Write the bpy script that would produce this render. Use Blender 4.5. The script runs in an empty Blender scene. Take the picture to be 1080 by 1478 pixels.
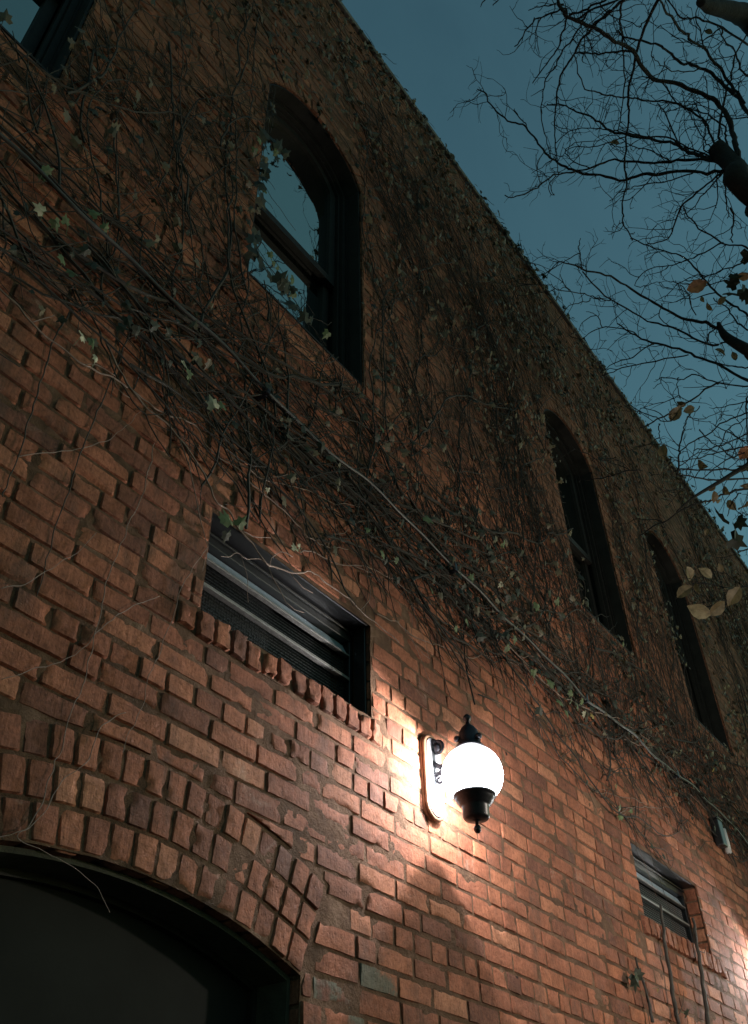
import bpy, math, random
import numpy as np
from mathutils import Vector, Matrix

rng = np.random.default_rng(11)
random.seed(5)
sc = bpy.context.scene
COL = sc.collection

# ------------------------------------------------------------------ camera model (measured from the vanishing points)
W, H = 1080.0, 1478.0
CX, CY = W / 2, H / 2
VV, VX = np.array([500 - CX, -810 - CY]), np.array([1817 - CX, 1847 - CY])
F = math.sqrt(-(VV @ VX))
up = -np.array([-VV[0], -VV[1], -F]); up /= np.linalg.norm(up)
ex = np.array([VX[0], VX[1], F]); ex /= np.linalg.norm(ex)
ex = ex - up * (ex @ up); ex /= np.linalg.norm(ex)
ey = np.cross(up, ex)
R = np.array([ex, ey, up])
D, EYE = 1.8, 1.6
CAM = np.array([0.0, -D, EYE])

def ray(px, py):
    return R @ np.array([(px - CX) / F, (py - CY) / F, 1.0])

def on_wall(px, py, off=0.0):
    r = ray(px, py)
    return CAM + r * ((D - off) / r[1])

def at_depth(px, py, t):
    r = ray(px, py)
    if r[1] * t > D - 0.12:
        t = (D - 0.12) / r[1]
    return CAM + r * t

# ------------------------------------------------------------------ helpers
def tag(o, label=None, cat=None, group=None, kind=None):
    if label: o['label'] = label
    if cat: o['category'] = cat
    if group: o['group'] = group
    if kind: o['kind'] = kind
    return o

def empty(name, loc=(0, 0, 0), parent=None):
    o = bpy.data.objects.new(name, None)
    o.location = loc
    o.empty_display_size = 0.2
    COL.objects.link(o)
    if parent: o.parent = parent
    return o

class MB:
    def __init__(self):
        self.v, self.f, self.m = [], [], []
        self.n = 0
    def add(self, verts, faces, mat=0):
        b = self.n
        verts = [tuple(map(float, p)) for p in verts]
        self.v += verts
        self.n += len(verts)
        for f in faces:
            self.f.append([b + i for i in f]); self.m.append(mat)
    def box(self, a, b, mat=0):
        x0, y0, z0 = a; x1, y1, z1 = b
        vs = [(x0,y0,z0),(x1,y0,z0),(x1,y1,z0),(x0,y1,z0),(x0,y0,z1),(x1,y0,z1),(x1,y1,z1),(x0,y1,z1)]
        self.add(vs, [(0,3,2,1),(4,5,6,7),(0,1,5,4),(1,2,6,5),(2,3,7,6),(3,0,4,7)], mat)
    def bevbox(self, a, b, e=0.003, mat=0):
        bm = bmesh.new()
        c = [(p + q) / 2 for p, q in zip(a, b)]; s = [q - p for p, q in zip(a, b)]
        bmesh.ops.create_cube(bm, size=1.0, matrix=Matrix.Translation(c) @ Matrix.Diagonal((*s, 1)))
        bmesh.ops.bevel(bm, geom=bm.edges[:], offset=e, segments=2, affect='EDGES', profile=0.5)
        bm.verts.index_update()
        self.add([v.co for v in bm.verts], [[v.index for v in f.verts] for f in bm.faces], mat)
        bm.free()
    def tube(self, pts, rad, sides=5, mat=0, cap=True):
        P = np.asarray(pts, float); n = len(P)
        if n < 2: return
        rad = np.full(n, rad) if np.isscalar(rad) else np.asarray(rad, float)
        T = np.gradient(P, axis=0)
        T /= np.linalg.norm(T, axis=1)[:, None] + 1e-9
        ref = np.array([0.31, 0.83, 0.46])
        A = np.cross(T, ref); A /= np.linalg.norm(A, axis=1)[:, None] + 1e-9
        B = np.cross(T, A)
        an = np.arange(sides) * 2 * math.pi / sides
        V = P[:, None, :] + rad[:, None, None] * (np.cos(an)[None, :, None] * A[:, None, :] + np.sin(an)[None, :, None] * B[:, None, :])
        fs = []
        for i in range(n - 1):
            for k in range(sides):
                k2 = (k + 1) % sides
                fs.append((i*sides+k, i*sides+k2, (i+1)*sides+k2, (i+1)*sides+k))
        if cap:
            fs.append(tuple(range(sides))[::-1]); fs.append(tuple((n-1)*sides + k for k in range(sides)))
        self.add(V.reshape(-1, 3), fs, mat)
    def lathe(self, prof, seg=40, c=(0, 0, 0), mat=0):
        vs, fs = [], []
        for r, z in prof:
            for k in range(seg):
                a = 2 * math.pi * k / seg
                vs.append((c[0] + r * math.cos(a), c[1] + r * math.sin(a), c[2] + z))
        for i in range(len(prof) - 1):
            for k in range(seg):
                k2 = (k + 1) % seg
                fs.append((i*seg+k, i*seg+k2, (i+1)*seg+k2, (i+1)*seg+k))
        self.add(vs, fs, mat)
    def build(self, name, mats, parent=None, smooth=False, loc=None):
        me = bpy.data.meshes.new(name)
        me.from_pydata(self.v, [], self.f)
        for m in (mats if isinstance(mats, (list, tuple)) else [mats]): me.materials.append(m)
        if any(self.m): me.polygons.foreach_set('material_index', self.m)
        if smooth: me.polygons.foreach_set('use_smooth', [True] * len(self.f))
        me.update()
        o = bpy.data.objects.new(name, me)
        COL.objects.link(o)
        if parent: o.parent = parent
        if loc is not None: o.location = loc
        return o

import bmesh

def copy_tree(o, parent=None):
    c = o.copy(); COL.objects.link(c)
    c.parent = parent
    for ch in o.children: copy_tree(ch, c)
    return c

def hash3(ix, iy, iz):
    h = (ix * 374761393 + iy * 668265263 + iz * 2147483647 + 1013904223).astype(np.int64) & 0xffffffff
    h = ((h ^ (h >> 13)) * 1274126177) & 0xffffffff
    h = h ^ (h >> 16)
    return (h & 0xffffff) / float(0xffffff)

def vnoise(p, s, seed=0):
    q = np.asarray(p) * s + seed * 17.31 + 1000.0
    i = np.floor(q).astype(np.int64); f = q - i
    f = f * f * (3 - 2 * f)
    r = 0
    for dx in (0, 1):
        for dy in (0, 1):
            for dz in (0, 1):
                w = (f[..., 0] if dx else 1 - f[..., 0]) * (f[..., 1] if dy else 1 - f[..., 1]) * (f[..., 2] if dz else 1 - f[..., 2])
                r = r + w * hash3(i[..., 0] + dx, i[..., 1] + dy, i[..., 2] + dz)
    return r * 2 - 1

# ------------------------------------------------------------------ materials
def mat(name):
    m = bpy.data.materials.new(name); m.use_nodes = True
    nt = m.node_tree
    for n in list(nt.nodes): nt.nodes.remove(n)
    out = nt.nodes.new('ShaderNodeOutputMaterial')
    b = nt.nodes.new('ShaderNodeBsdfPrincipled')
    nt.links.new(b.outputs[0], out.inputs[0])
    return m, nt, b, out

def noise(nt, scale, detail=6, rough=0.6, vec=None, dist=0.0):
    n = nt.nodes.new('ShaderNodeTexNoise')
    n.inputs['Scale'].default_value = scale; n.inputs['Detail'].default_value = detail
    n.inputs['Roughness'].default_value = rough; n.inputs['Distortion'].default_value = dist
    if vec is not None: nt.links.new(vec, n.inputs['Vector'])
    return n

def ramp(nt, src, stops):
    r = nt.nodes.new('ShaderNodeValToRGB')
    el = r.color_ramp.elements
    while len(el) > 1: el.remove(el[0])
    el[0].position = stops[0][0]; el[0].color = (*stops[0][1], 1)
    for p, c in stops[1:]:
        e = el.new(p); e.color = (*c, 1)
    nt.links.new(src, r.inputs[0])
    return r

def mix(nt, a, b, fac, mode='MIX'):
    m = nt.nodes.new('ShaderNodeMix'); m.data_type = 'RGBA'; m.blend_type = mode
    for s, v in ((m.inputs[0], fac), (m.inputs[6], a), (m.inputs[7], b)):
        if hasattr(v, 'is_output'): nt.links.new(v, s)
        elif isinstance(v, (int, float)): s.default_value = v
        else: s.default_value = (*v, 1)
    return m.outputs[2]

def bump(nt, bsdf, h, strength, dist, prev=None):
    b = nt.nodes.new('ShaderNodeBump'); b.inputs['Strength'].default_value = strength; b.inputs['Distance'].default_value = dist
    nt.links.new(h, b.inputs['Height'])
    if prev is not None: nt.links.new(prev, b.inputs['Normal'])
    nt.links.new(b.outputs[0], bsdf.inputs['Normal'])
    return b.outputs[0]

def simple(name, col, rough=0.6, metal=0.0, var=0.25, scale=25, bmp=0.0, bscale=60, bdist=0.002, spec=0.5):
    m, nt, b, out = mat(name)
    tc = nt.nodes.new('ShaderNodeTexCoord').outputs['Object']
    n = noise(nt, scale, 6, 0.6, tc)
    lo = tuple(c * (1 - var) for c in col); hi = tuple(min(1, c * (1 + var)) for c in col)
    r = ramp(nt, n.outputs['Fac'], [(0.3, lo), (0.7, hi)])
    nt.links.new(r.outputs[0], b.inputs['Base Color'])
    b.inputs['Roughness'].default_value = rough; b.inputs['Metallic'].default_value = metal
    b.inputs['Specular IOR Level'].default_value = spec
    if bmp > 0: bump(nt, b, noise(nt, bscale, 6, 0.65, tc).outputs['Fac'], bmp, bdist)
    return m

def brick_material():
    m, nt, b, out = mat('weathered_brick')
    tc = nt.nodes.new('ShaderNodeTexCoord').outputs['Object']
    at = nt.nodes.new('ShaderNodeAttribute'); at.attribute_name = 'tone'
    sep = nt.nodes.new('ShaderNodeSeparateColor'); nt.links.new(at.outputs['Color'], sep.inputs[0])
    base = ramp(nt, sep.outputs[0], [(0.0, (0.150, 0.060, 0.040)), (0.3, (0.222, 0.081, 0.048)), (0.55, (0.272, 0.099, 0.057)),
                                     (0.8, (0.318, 0.122, 0.069)), (1.0, (0.355, 0.152, 0.090))]).outputs[0]
    n1 = noise(nt, 9, 7, 0.65, tc)
    col = mix(nt, base, ramp(nt, n1.outputs['Fac'], [(0.3, (0.52, 0.50, 0.48)), (0.7, (1.25, 1.22, 1.18))]).outputs[0], 1.0, 'MULTIPLY')
    n2 = noise(nt, 75, 5, 0.7, tc)
    col = mix(nt, col, ramp(nt, n2.outputs['Fac'], [(0.34, (0.55, 0.52, 0.5)), (0.5, (1, 1, 1)), (0.72, (1.25, 1.25, 1.25))]).outputs[0], 0.75, 'MULTIPLY')
    # soot streaks (stretched downwards) and pale lime bloom, both real stains on the masonry
    mp = nt.nodes.new('ShaderNodeMapping'); mp.inputs['Scale'].default_value = (5.5, 3, 1.6); nt.links.new(tc, mp.inputs[0])
    n3 = noise(nt, 1.0, 8, 0.68, mp.outputs[0], 0.4)
    so = ramp(nt, n3.outputs['Fac'], [(0.54, (0, 0, 0)), (0.70, (1, 1, 1))]).outputs[0]
    fac = nt.nodes.new('ShaderNodeMath'); fac.operation = 'MULTIPLY'; fac.inputs[1].default_value = 0.72
    nt.links.new(so, fac.inputs[0])
    col = mix(nt, col, (0.055, 0.040, 0.032), fac.outputs[0])
    n4 = noise(nt, 3.1, 9, 0.72, tc, 0.8)
    li = ramp(nt, n4.outputs['Fac'], [(0.60, (0, 0, 0)), (0.74, (1, 1, 1))]).outputs[0]
    f4 = nt.nodes.new('ShaderNodeMath'); f4.operation = 'MULTIPLY'; f4.inputs[1].default_value = 0.45
    nt.links.new(li, f4.inputs[0])
    col = mix(nt, col, (0.40, 0.33, 0.27), f4.outputs[0])
    # brown tone growing with height, painted in for the dimmer light up the wall
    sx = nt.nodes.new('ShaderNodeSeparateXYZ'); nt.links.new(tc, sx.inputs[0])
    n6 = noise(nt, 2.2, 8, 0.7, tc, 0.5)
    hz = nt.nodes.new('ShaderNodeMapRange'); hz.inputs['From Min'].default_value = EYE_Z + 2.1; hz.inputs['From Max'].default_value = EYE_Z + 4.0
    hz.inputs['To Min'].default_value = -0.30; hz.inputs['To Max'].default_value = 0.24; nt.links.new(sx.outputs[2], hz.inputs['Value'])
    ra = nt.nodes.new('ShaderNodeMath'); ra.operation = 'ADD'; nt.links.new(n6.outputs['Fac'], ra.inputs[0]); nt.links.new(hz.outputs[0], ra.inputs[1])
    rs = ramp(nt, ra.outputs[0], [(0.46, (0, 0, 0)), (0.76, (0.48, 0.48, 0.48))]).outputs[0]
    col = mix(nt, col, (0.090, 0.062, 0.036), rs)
    # bricks once smeared with grey paint (flagged per brick)
    n5 = noise(nt, 14, 6, 0.6, tc)
    gp = ramp(nt, n5.outputs['Fac'], [(0.30, (0.055, 0.062, 0.048)), (0.7, (0.13, 0.135, 0.105))]).outputs[0]
    gm = ramp(nt, noise(nt, 7, 4, 0.6, tc).outputs['Fac'], [(0.42, (0, 0, 0)), (0.50, (1, 1, 1))]).outputs[0]
    gx = nt.nodes.new('ShaderNodeMath'); gx.operation = 'MULTIPLY'; nt.links.new(gm, gx.inputs[0]); nt.links.new(sep.outputs[1], gx.inputs[1])
    col = mix(nt, col, gp, gx.outputs[0])
    nt.links.new(col, b.inputs['Base Color'])
    b.inputs['Roughness'].default_value = 0.88
    b.inputs['Specular IOR Level'].default_value = 0.25
    # drag marks left on the face by the wire-cutting of the clay, and a few nail holes
    mp2 = nt.nodes.new('ShaderNodeMapping'); mp2.inputs['Scale'].default_value = (150, 40, 16); nt.links.new(tc, mp2.inputs[0])
    drag = noise(nt, 1.0, 4, 0.6, mp2.outputs[0])
    col = mix(nt, col, ramp(nt, drag.outputs['Fac'], [(0.32, (0.72, 0.70, 0.68)), (0.62, (1.12, 1.12, 1.12))]).outputs[0], 0.7, 'MULTIPLY')
    vh = nt.nodes.new('ShaderNodeTexVoronoi'); vh.inputs['Scale'].default_value = 4.2; nt.links.new(tc, vh.inputs['Vector'])
    hole = ramp(nt, vh.outputs['Distance'], [(0.028, (0.04, 0.035, 0.03)), (0.05, (1, 1, 1))]).outputs[0]
    col = mix(nt, col, hole, 1.0, 'MULTIPLY')
    nt.links.new(col, b.inputs['Base Color'])
    p0 = bump(nt, b, drag.outputs['Fac'], 0.35, 0.004)
    p = bump(nt, b, noise(nt, 45, 8, 0.7, tc).outputs['Fac'], 0.75, 0.006, p0)
    vo = nt.nodes.new('ShaderNodeTexVoronoi'); vo.inputs['Scale'].default_value = 55; nt.links.new(tc, vo.inputs['Vector'])
    pit = ramp(nt, vo.outputs['Distance'], [(0.05, (0, 0, 0)), (0.22, (1, 1, 1))]).outputs[0]
    bump(nt, b, pit, 0.3, 0.004, p)
    return m

def mortar_material():
    m, nt, b, out = mat('old_lime_mortar')
    tc = nt.nodes.new('ShaderNodeTexCoord').outputs['Object']
    n1 = noise(nt, 6, 8, 0.7, tc)
    col = ramp(nt, n1.outputs['Fac'], [(0.3, (0.050, 0.032, 0.022)), (0.52, (0.125, 0.070, 0.045)), (0.72, (0.21, 0.130, 0.088))]).outputs[0]
    nt.links.new(col, b.inputs['Base Color'])
    b.inputs['Roughness'].default_value = 0.95; b.inputs['Specular IOR Level'].default_value = 0.1
    bump(nt, b, noise(nt, 55, 8, 0.75, tc).outputs['Fac'], 1.0, 0.012)
    return m

EYE_Z = EYE
M = {}
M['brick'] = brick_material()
M['mortar'] = mortar_material()
M['stone'] = simple('coping_stone', (0.10, 0.095, 0.085), 0.9, 0, 0.35, 6, 0.6, 30, 0.006)
M['steel'] = simple('black_painted_steel', (0.008, 0.0085, 0.010), 0.38, 0.0, 0.3, 40, 0.15, 120, 0.001)
M['grey_steel'] = simple('blue_grey_painted_steel', (0.24, 0.30, 0.37), 0.35, 0.0, 0.25, 60, 0.3, 140, 0.001)
M['rail_steel'] = simple('worn_grey_steel', (0.12, 0.115, 0.11), 0.5, 0.2, 0.3, 60, 0.2, 140, 0.001)
M['wood_dark'] = simple('dark_painted_wood', (0.013, 0.0125, 0.011), 0.6, 0.0, 0.35, 18, 0.4, 60, 0.002, 0.18)
M['panel'] = simple('charcoal_board', (0.0085, 0.0095, 0.0085), 0.75, 0.0, 0.35, 3.5, 0.3, 30, 0.002, 0.12)
M['interior'] = simple('dark_room', (0.012, 0.012, 0.012), 0.9)
M['lamp_metal'] = simple('bronze_black_lamp_metal', (0.022, 0.021, 0.026), 0.36, 0.55, 0.3, 50, 0.2, 150, 0.0015)
M['lamp_edge'] = simple('brown_lamp_metal', (0.16, 0.085, 0.05), 0.45, 0.35, 0.3, 50, 0.2, 150, 0.0015)
M['plate'] = simple('dull_pewter', (0.13, 0.13, 0.14), 0.4, 0.4, 0.3, 40, 0.2, 120, 0.001)
M['moss'] = simple('mossy_render', (0.030, 0.031, 0.019), 0.9, 0, 0.5, 14, 0.8, 50, 0.006)
M['cable'] = simple('grey_cable_jacket', (0.038, 0.035, 0.031), 0.45, 0.1, 0.4, 14, 0.3, 60, 0.002)
M['bark'] = simple('dark_bark', (0.009, 0.008, 0.007), 0.9, 0, 0.5, 22, 1.0, 30, 0.012)
M['vine'] = simple('dead_vine_bark', (0.032, 0.025, 0.019), 0.85, 0, 0.5, 30, 0.7, 90, 0.003)
M['vine_pale'] = simple('pale_vine_bark', (0.17, 0.115, 0.09), 0.75, 0, 0.35, 30, 0.5, 90, 0.003)
M['twig'] = simple('ivy_twig', (0.024, 0.020, 0.015), 0.9, 0, 0.5, 12)
M['roof'] = simple('tar_roof', (0.04, 0.04, 0.042), 0.9, 0, 0.3, 3, 0.5, 20, 0.01)
M['asphalt'] = simple('asphalt', (0.045, 0.045, 0.047), 0.9, 0, 0.3, 3, 0.6, 70, 0.006)
M['white'] = simple('white_conduit', (0.36, 0.36, 0.35), 0.5, 0, 0.1)

def leaf_material(name, col, trans=0.35, scale=30):
    m, nt, b, out = mat(name)
    tc = nt.nodes.new('ShaderNodeTexCoord').outputs['Object']
    n = noise(nt, scale, 5, 0.6, tc)
    r = ramp(nt, n.outputs['Fac'], [(0.3, tuple(c * 0.55 for c in col)), (0.7, tuple(min(1, c * 1.3) for c in col))])
    nt.links.new(r.outputs[0], b.inputs['Base Color']); b.inputs['Roughness'].default_value = 0.55
    t = nt.nodes.new('ShaderNodeBsdfTranslucent'); nt.links.new(r.outputs[0], t.inputs[0])
    ms = nt.nodes.new('ShaderNodeMixShader'); ms.inputs[0].default_value = trans
    nt.links.new(b.outputs[0], ms.inputs[1]); nt.links.new(t.outputs[0], ms.inputs[2]); nt.links.new(ms.outputs[0], out.inputs[0])
    return m
M['leaf_green'] = leaf_material('ivy_leaf_green', (0.11, 0.15, 0.065))
M['leaf_pale'] = leaf_material('ivy_leaf_pale', (0.50, 0.48, 0.34))
M['leaf_dark'] = leaf_material('ivy_leaf_dark', (0.020, 0.025, 0.014))
M['leaf_yellow'] = leaf_material('ivy_leaf_yellow', (0.42, 0.30, 0.08))
M['leaf_orange'] = leaf_material('dry_leaf_orange', (0.42, 0.19, 0.09))
M['leaf_tan'] = leaf_material('dry_leaf_tan', (0.27, 0.21, 0.12))
M['leaf_brown'] = leaf_material('dry_leaf_brown', (0.17, 0.125, 0.065))
M['litter'] = leaf_material('withered_ivy', (0.085, 0.066, 0.034), 0.15, 7)

def glass_material():
    m, nt, b, out = mat('window_glass')
    b.inputs['Base Color'].default_value = (0.008, 0.010, 0.010, 1); b.inputs['Roughness'].default_value = 0.03
    g = nt.nodes.new('ShaderNodeBsdfGlossy'); g.inputs['Color'].default_value = (0.72, 0.77, 0.68, 1); g.inputs['Roughness'].default_value = 0.015
    tc = nt.nodes.new('ShaderNodeTexCoord').outputs['Object']
    n = noise(nt, 2.2, 2, 0.5, tc)
    bp = nt.nodes.new('ShaderNodeBump'); bp.inputs['Strength'].default_value = 0.22; bp.inputs['Distance'].default_value = 0.02
    nt.links.new(n.outputs['Fac'], bp.inputs['Height']); nt.links.new(bp.outputs[0], g.inputs['Normal'])
    ms = nt.nodes.new('ShaderNodeMixShader'); ms.inputs[0].default_value = 0.66
    nt.links.new(b.outputs[0], ms.inputs[1]); nt.links.new(g.outputs[0], ms.inputs[2]); nt.links.new(ms.outputs[0], out.inputs[0])
    return m
M['glass'] = glass_material()

def globe_material():
    m, nt, b, out = mat('glowing_opal_globe')
    nt.nodes.remove(b)
    tr = nt.nodes.new('ShaderNodeBsdfTransparent')
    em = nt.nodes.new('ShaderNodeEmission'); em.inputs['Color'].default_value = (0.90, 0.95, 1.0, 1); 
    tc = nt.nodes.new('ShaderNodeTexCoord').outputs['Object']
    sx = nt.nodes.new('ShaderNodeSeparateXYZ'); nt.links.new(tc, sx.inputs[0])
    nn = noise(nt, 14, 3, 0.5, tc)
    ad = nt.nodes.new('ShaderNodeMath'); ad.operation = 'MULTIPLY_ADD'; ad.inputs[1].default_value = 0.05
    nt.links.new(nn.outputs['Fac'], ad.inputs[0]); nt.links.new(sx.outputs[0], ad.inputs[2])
    mr = nt.nodes.new('ShaderNodeMapRange'); mr.interpolation_type = 'SMOOTHSTEP'  # glow dims towards +X: shading painted into the emission
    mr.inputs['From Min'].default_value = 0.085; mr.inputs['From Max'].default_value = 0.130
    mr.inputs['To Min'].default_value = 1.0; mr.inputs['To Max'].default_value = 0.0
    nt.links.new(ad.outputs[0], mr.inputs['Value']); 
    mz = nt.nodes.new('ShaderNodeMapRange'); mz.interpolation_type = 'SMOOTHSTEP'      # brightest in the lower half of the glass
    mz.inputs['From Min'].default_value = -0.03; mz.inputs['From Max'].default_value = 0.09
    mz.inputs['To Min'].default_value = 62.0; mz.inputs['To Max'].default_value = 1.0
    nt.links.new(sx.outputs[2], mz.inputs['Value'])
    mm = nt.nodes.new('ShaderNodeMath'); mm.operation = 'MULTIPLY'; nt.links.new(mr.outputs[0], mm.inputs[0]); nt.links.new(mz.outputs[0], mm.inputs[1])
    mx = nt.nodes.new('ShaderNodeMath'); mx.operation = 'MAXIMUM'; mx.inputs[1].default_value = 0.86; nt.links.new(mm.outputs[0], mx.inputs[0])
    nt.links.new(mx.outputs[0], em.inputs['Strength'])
    ms = nt.nodes.new('ShaderNodeMixShader'); ms.inputs[0].default_value = 0.82
    nt.links.new(tr.outputs[0], ms.inputs[1]); nt.links.new(em.outputs[0], ms.inputs[2]); nt.links.new(ms.outputs[0], out.inputs[0])
    return m
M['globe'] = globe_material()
M['fill_globe'] = mat('fill_globe_glass')[0]
_nt = M['fill_globe'].node_tree; _o = [n for n in _nt.nodes if n.type == 'OUTPUT_MATERIAL'][0]
_t = _nt.nodes.new('ShaderNodeBsdfTransparent'); _e = _nt.nodes.new('ShaderNodeEmission'); _e.inputs['Color'].default_value = (1.0, 0.86, 0.69, 1); _e.inputs['Strength'].default_value = 12.0
_m = _nt.nodes.new('ShaderNodeMixShader'); _m.inputs[0].default_value = 0.8
_nt.links.new(_t.outputs[0], _m.inputs[1]); _nt.links.new(_e.outputs[0], _m.inputs[2]); _nt.links.new(_m.outputs[0], _o.inputs[0])

# ------------------------------------------------------------------ the brick wall
Z0 = EYE                                            # heights below measured from the eye line, in units of D
def zz(k): return EYE + k * D
XL, XR, ZTOP = -2.6, 17.5, zz(4.265) - 0.07
COURSE, BL, JT = 0.0743, 0.209, 0.0094
DOOR = dict(cx=0.82*D, cz=zz(-0.58), R=1.03*D, half=0.36*D)
DOOR['spring'] = DOOR['cz'] + math.sqrt(DOOR['R']**2 - DOOR['half']**2)
WIN_HALF, WIN_R = 0.237*D, 0.26*D
WIN_BOT, WIN_CZ = zz(1.905), zz(2.82)
WIN_SPR = WIN_CZ + math.sqrt(WIN_R**2 - WIN_HALF**2)
WINS = [0.093*D, 1.140*D, 2.935*D, 4.023*D]
VENTS = [dict(x0=0.888*D, x1=1.379*D, z0=zz(0.908), z1=zz(1.131), sx0=0.836*D, sx1=1.412*D, sz=zz(0.852)),
         dict(x0=2.696*D, x1=3.222*D, z0=zz(0.829), z1=zz(1.045), sx0=2.655*D, sx1=3.30*D, sz=zz(0.770))]
rects_open = [(DOOR['cx'] - DOOR['half'], 0.0, DOOR['cx'] + DOOR['half'], DOOR['spring'])]
for x in WINS: rects_open.append((x - WIN_HALF, WIN_BOT, x + WIN_HALF, WIN_SPR))
for v in VENTS:
    rects_open.append((v['x0'], v['z0'], v['x1'], v['z1']))
    rects_open.append((v['sx0'], v['sz'], v['sx1'], v['z0']))          # the brick-on-edge sill
RING = 0.0975
wedges = [(DOOR['cx'], DOOR['cz'], DOOR['R'] + 3 * RING, math.asin(DOOR['half'] / DOOR['R']))]
for x in WINS: wedges.append((x, WIN_CZ, WIN_R + 0.11, math.asin(WIN_HALF / WIN_R)))

def cut(rect, opens):
    out = [rect]
    for (ox0, oz0, ox1, oz1) in opens:
        nxt = []
        for (a, b, c, d) in out:
            if a >= ox1 or c <= ox0 or b >= oz1 or d <= oz0: nxt.append((a, b, c, d)); continue
            if a < ox0: nxt.append((a, b, ox0 - 0.004, d))
            if c > ox1: nxt.append((ox1 + 0.004, b, c, d))
            ia, ic = max(a, ox0), min(c, ox1)
            if b < oz0 - 0.012 and ic - ia > 0.03: nxt.append((ia, b, ic, oz0))
            if d > oz1 + 0.012 and ic - ia > 0.03: nxt.append((ia, oz1 + 0.006, ic, d))
        out = nxt
    return [r for r in out if r[2] - r[0] > 0.022 and r[3] - r[1] > 0.012]

fields = []
nrow = int((ZTOP - 0.0) / COURSE) + 1
zbase = (zz(0.852) % COURSE)
for i in range(-1, nrow + 1):
    z0 = zbase + i * COURSE; z1 = z0 + COURSE - JT
    z0, z1 = max(z0, 0.0), min(z1, ZTOP)
    if z1 - z0 < 0.02: continue
    header = (i % 6) == 3
    L = BL / 2 if header else BL
    x = XL + (0.25 if header else 0.5 * (i % 2)) * BL + rng.uniform(-0.02, 0.02)
    while x < XR:
        l = L + rng.normal(0, 0.009)
        if not header and rng.random() < 0.13: l = BL / 2
        r = (x + JT / 2, z0 + rng.normal(0, 0.0016), min(x + l, XR) - JT / 2, z1 + rng.normal(0, 0.0016))
        x += l
        if r[2] - r[0] < 0.03: continue
        fields += cut(r, rects_open)
fields = np.array(fields)

WV, WF, WM, WT = [], [], [], []
wn = 0
def emit(V, Fc, mi, tone):
    global wn
    WV.append(V); WF.append(Fc + wn); WM.append(np.full(len(Fc), mi)); WT.append(tone); wn += len(V)

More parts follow.
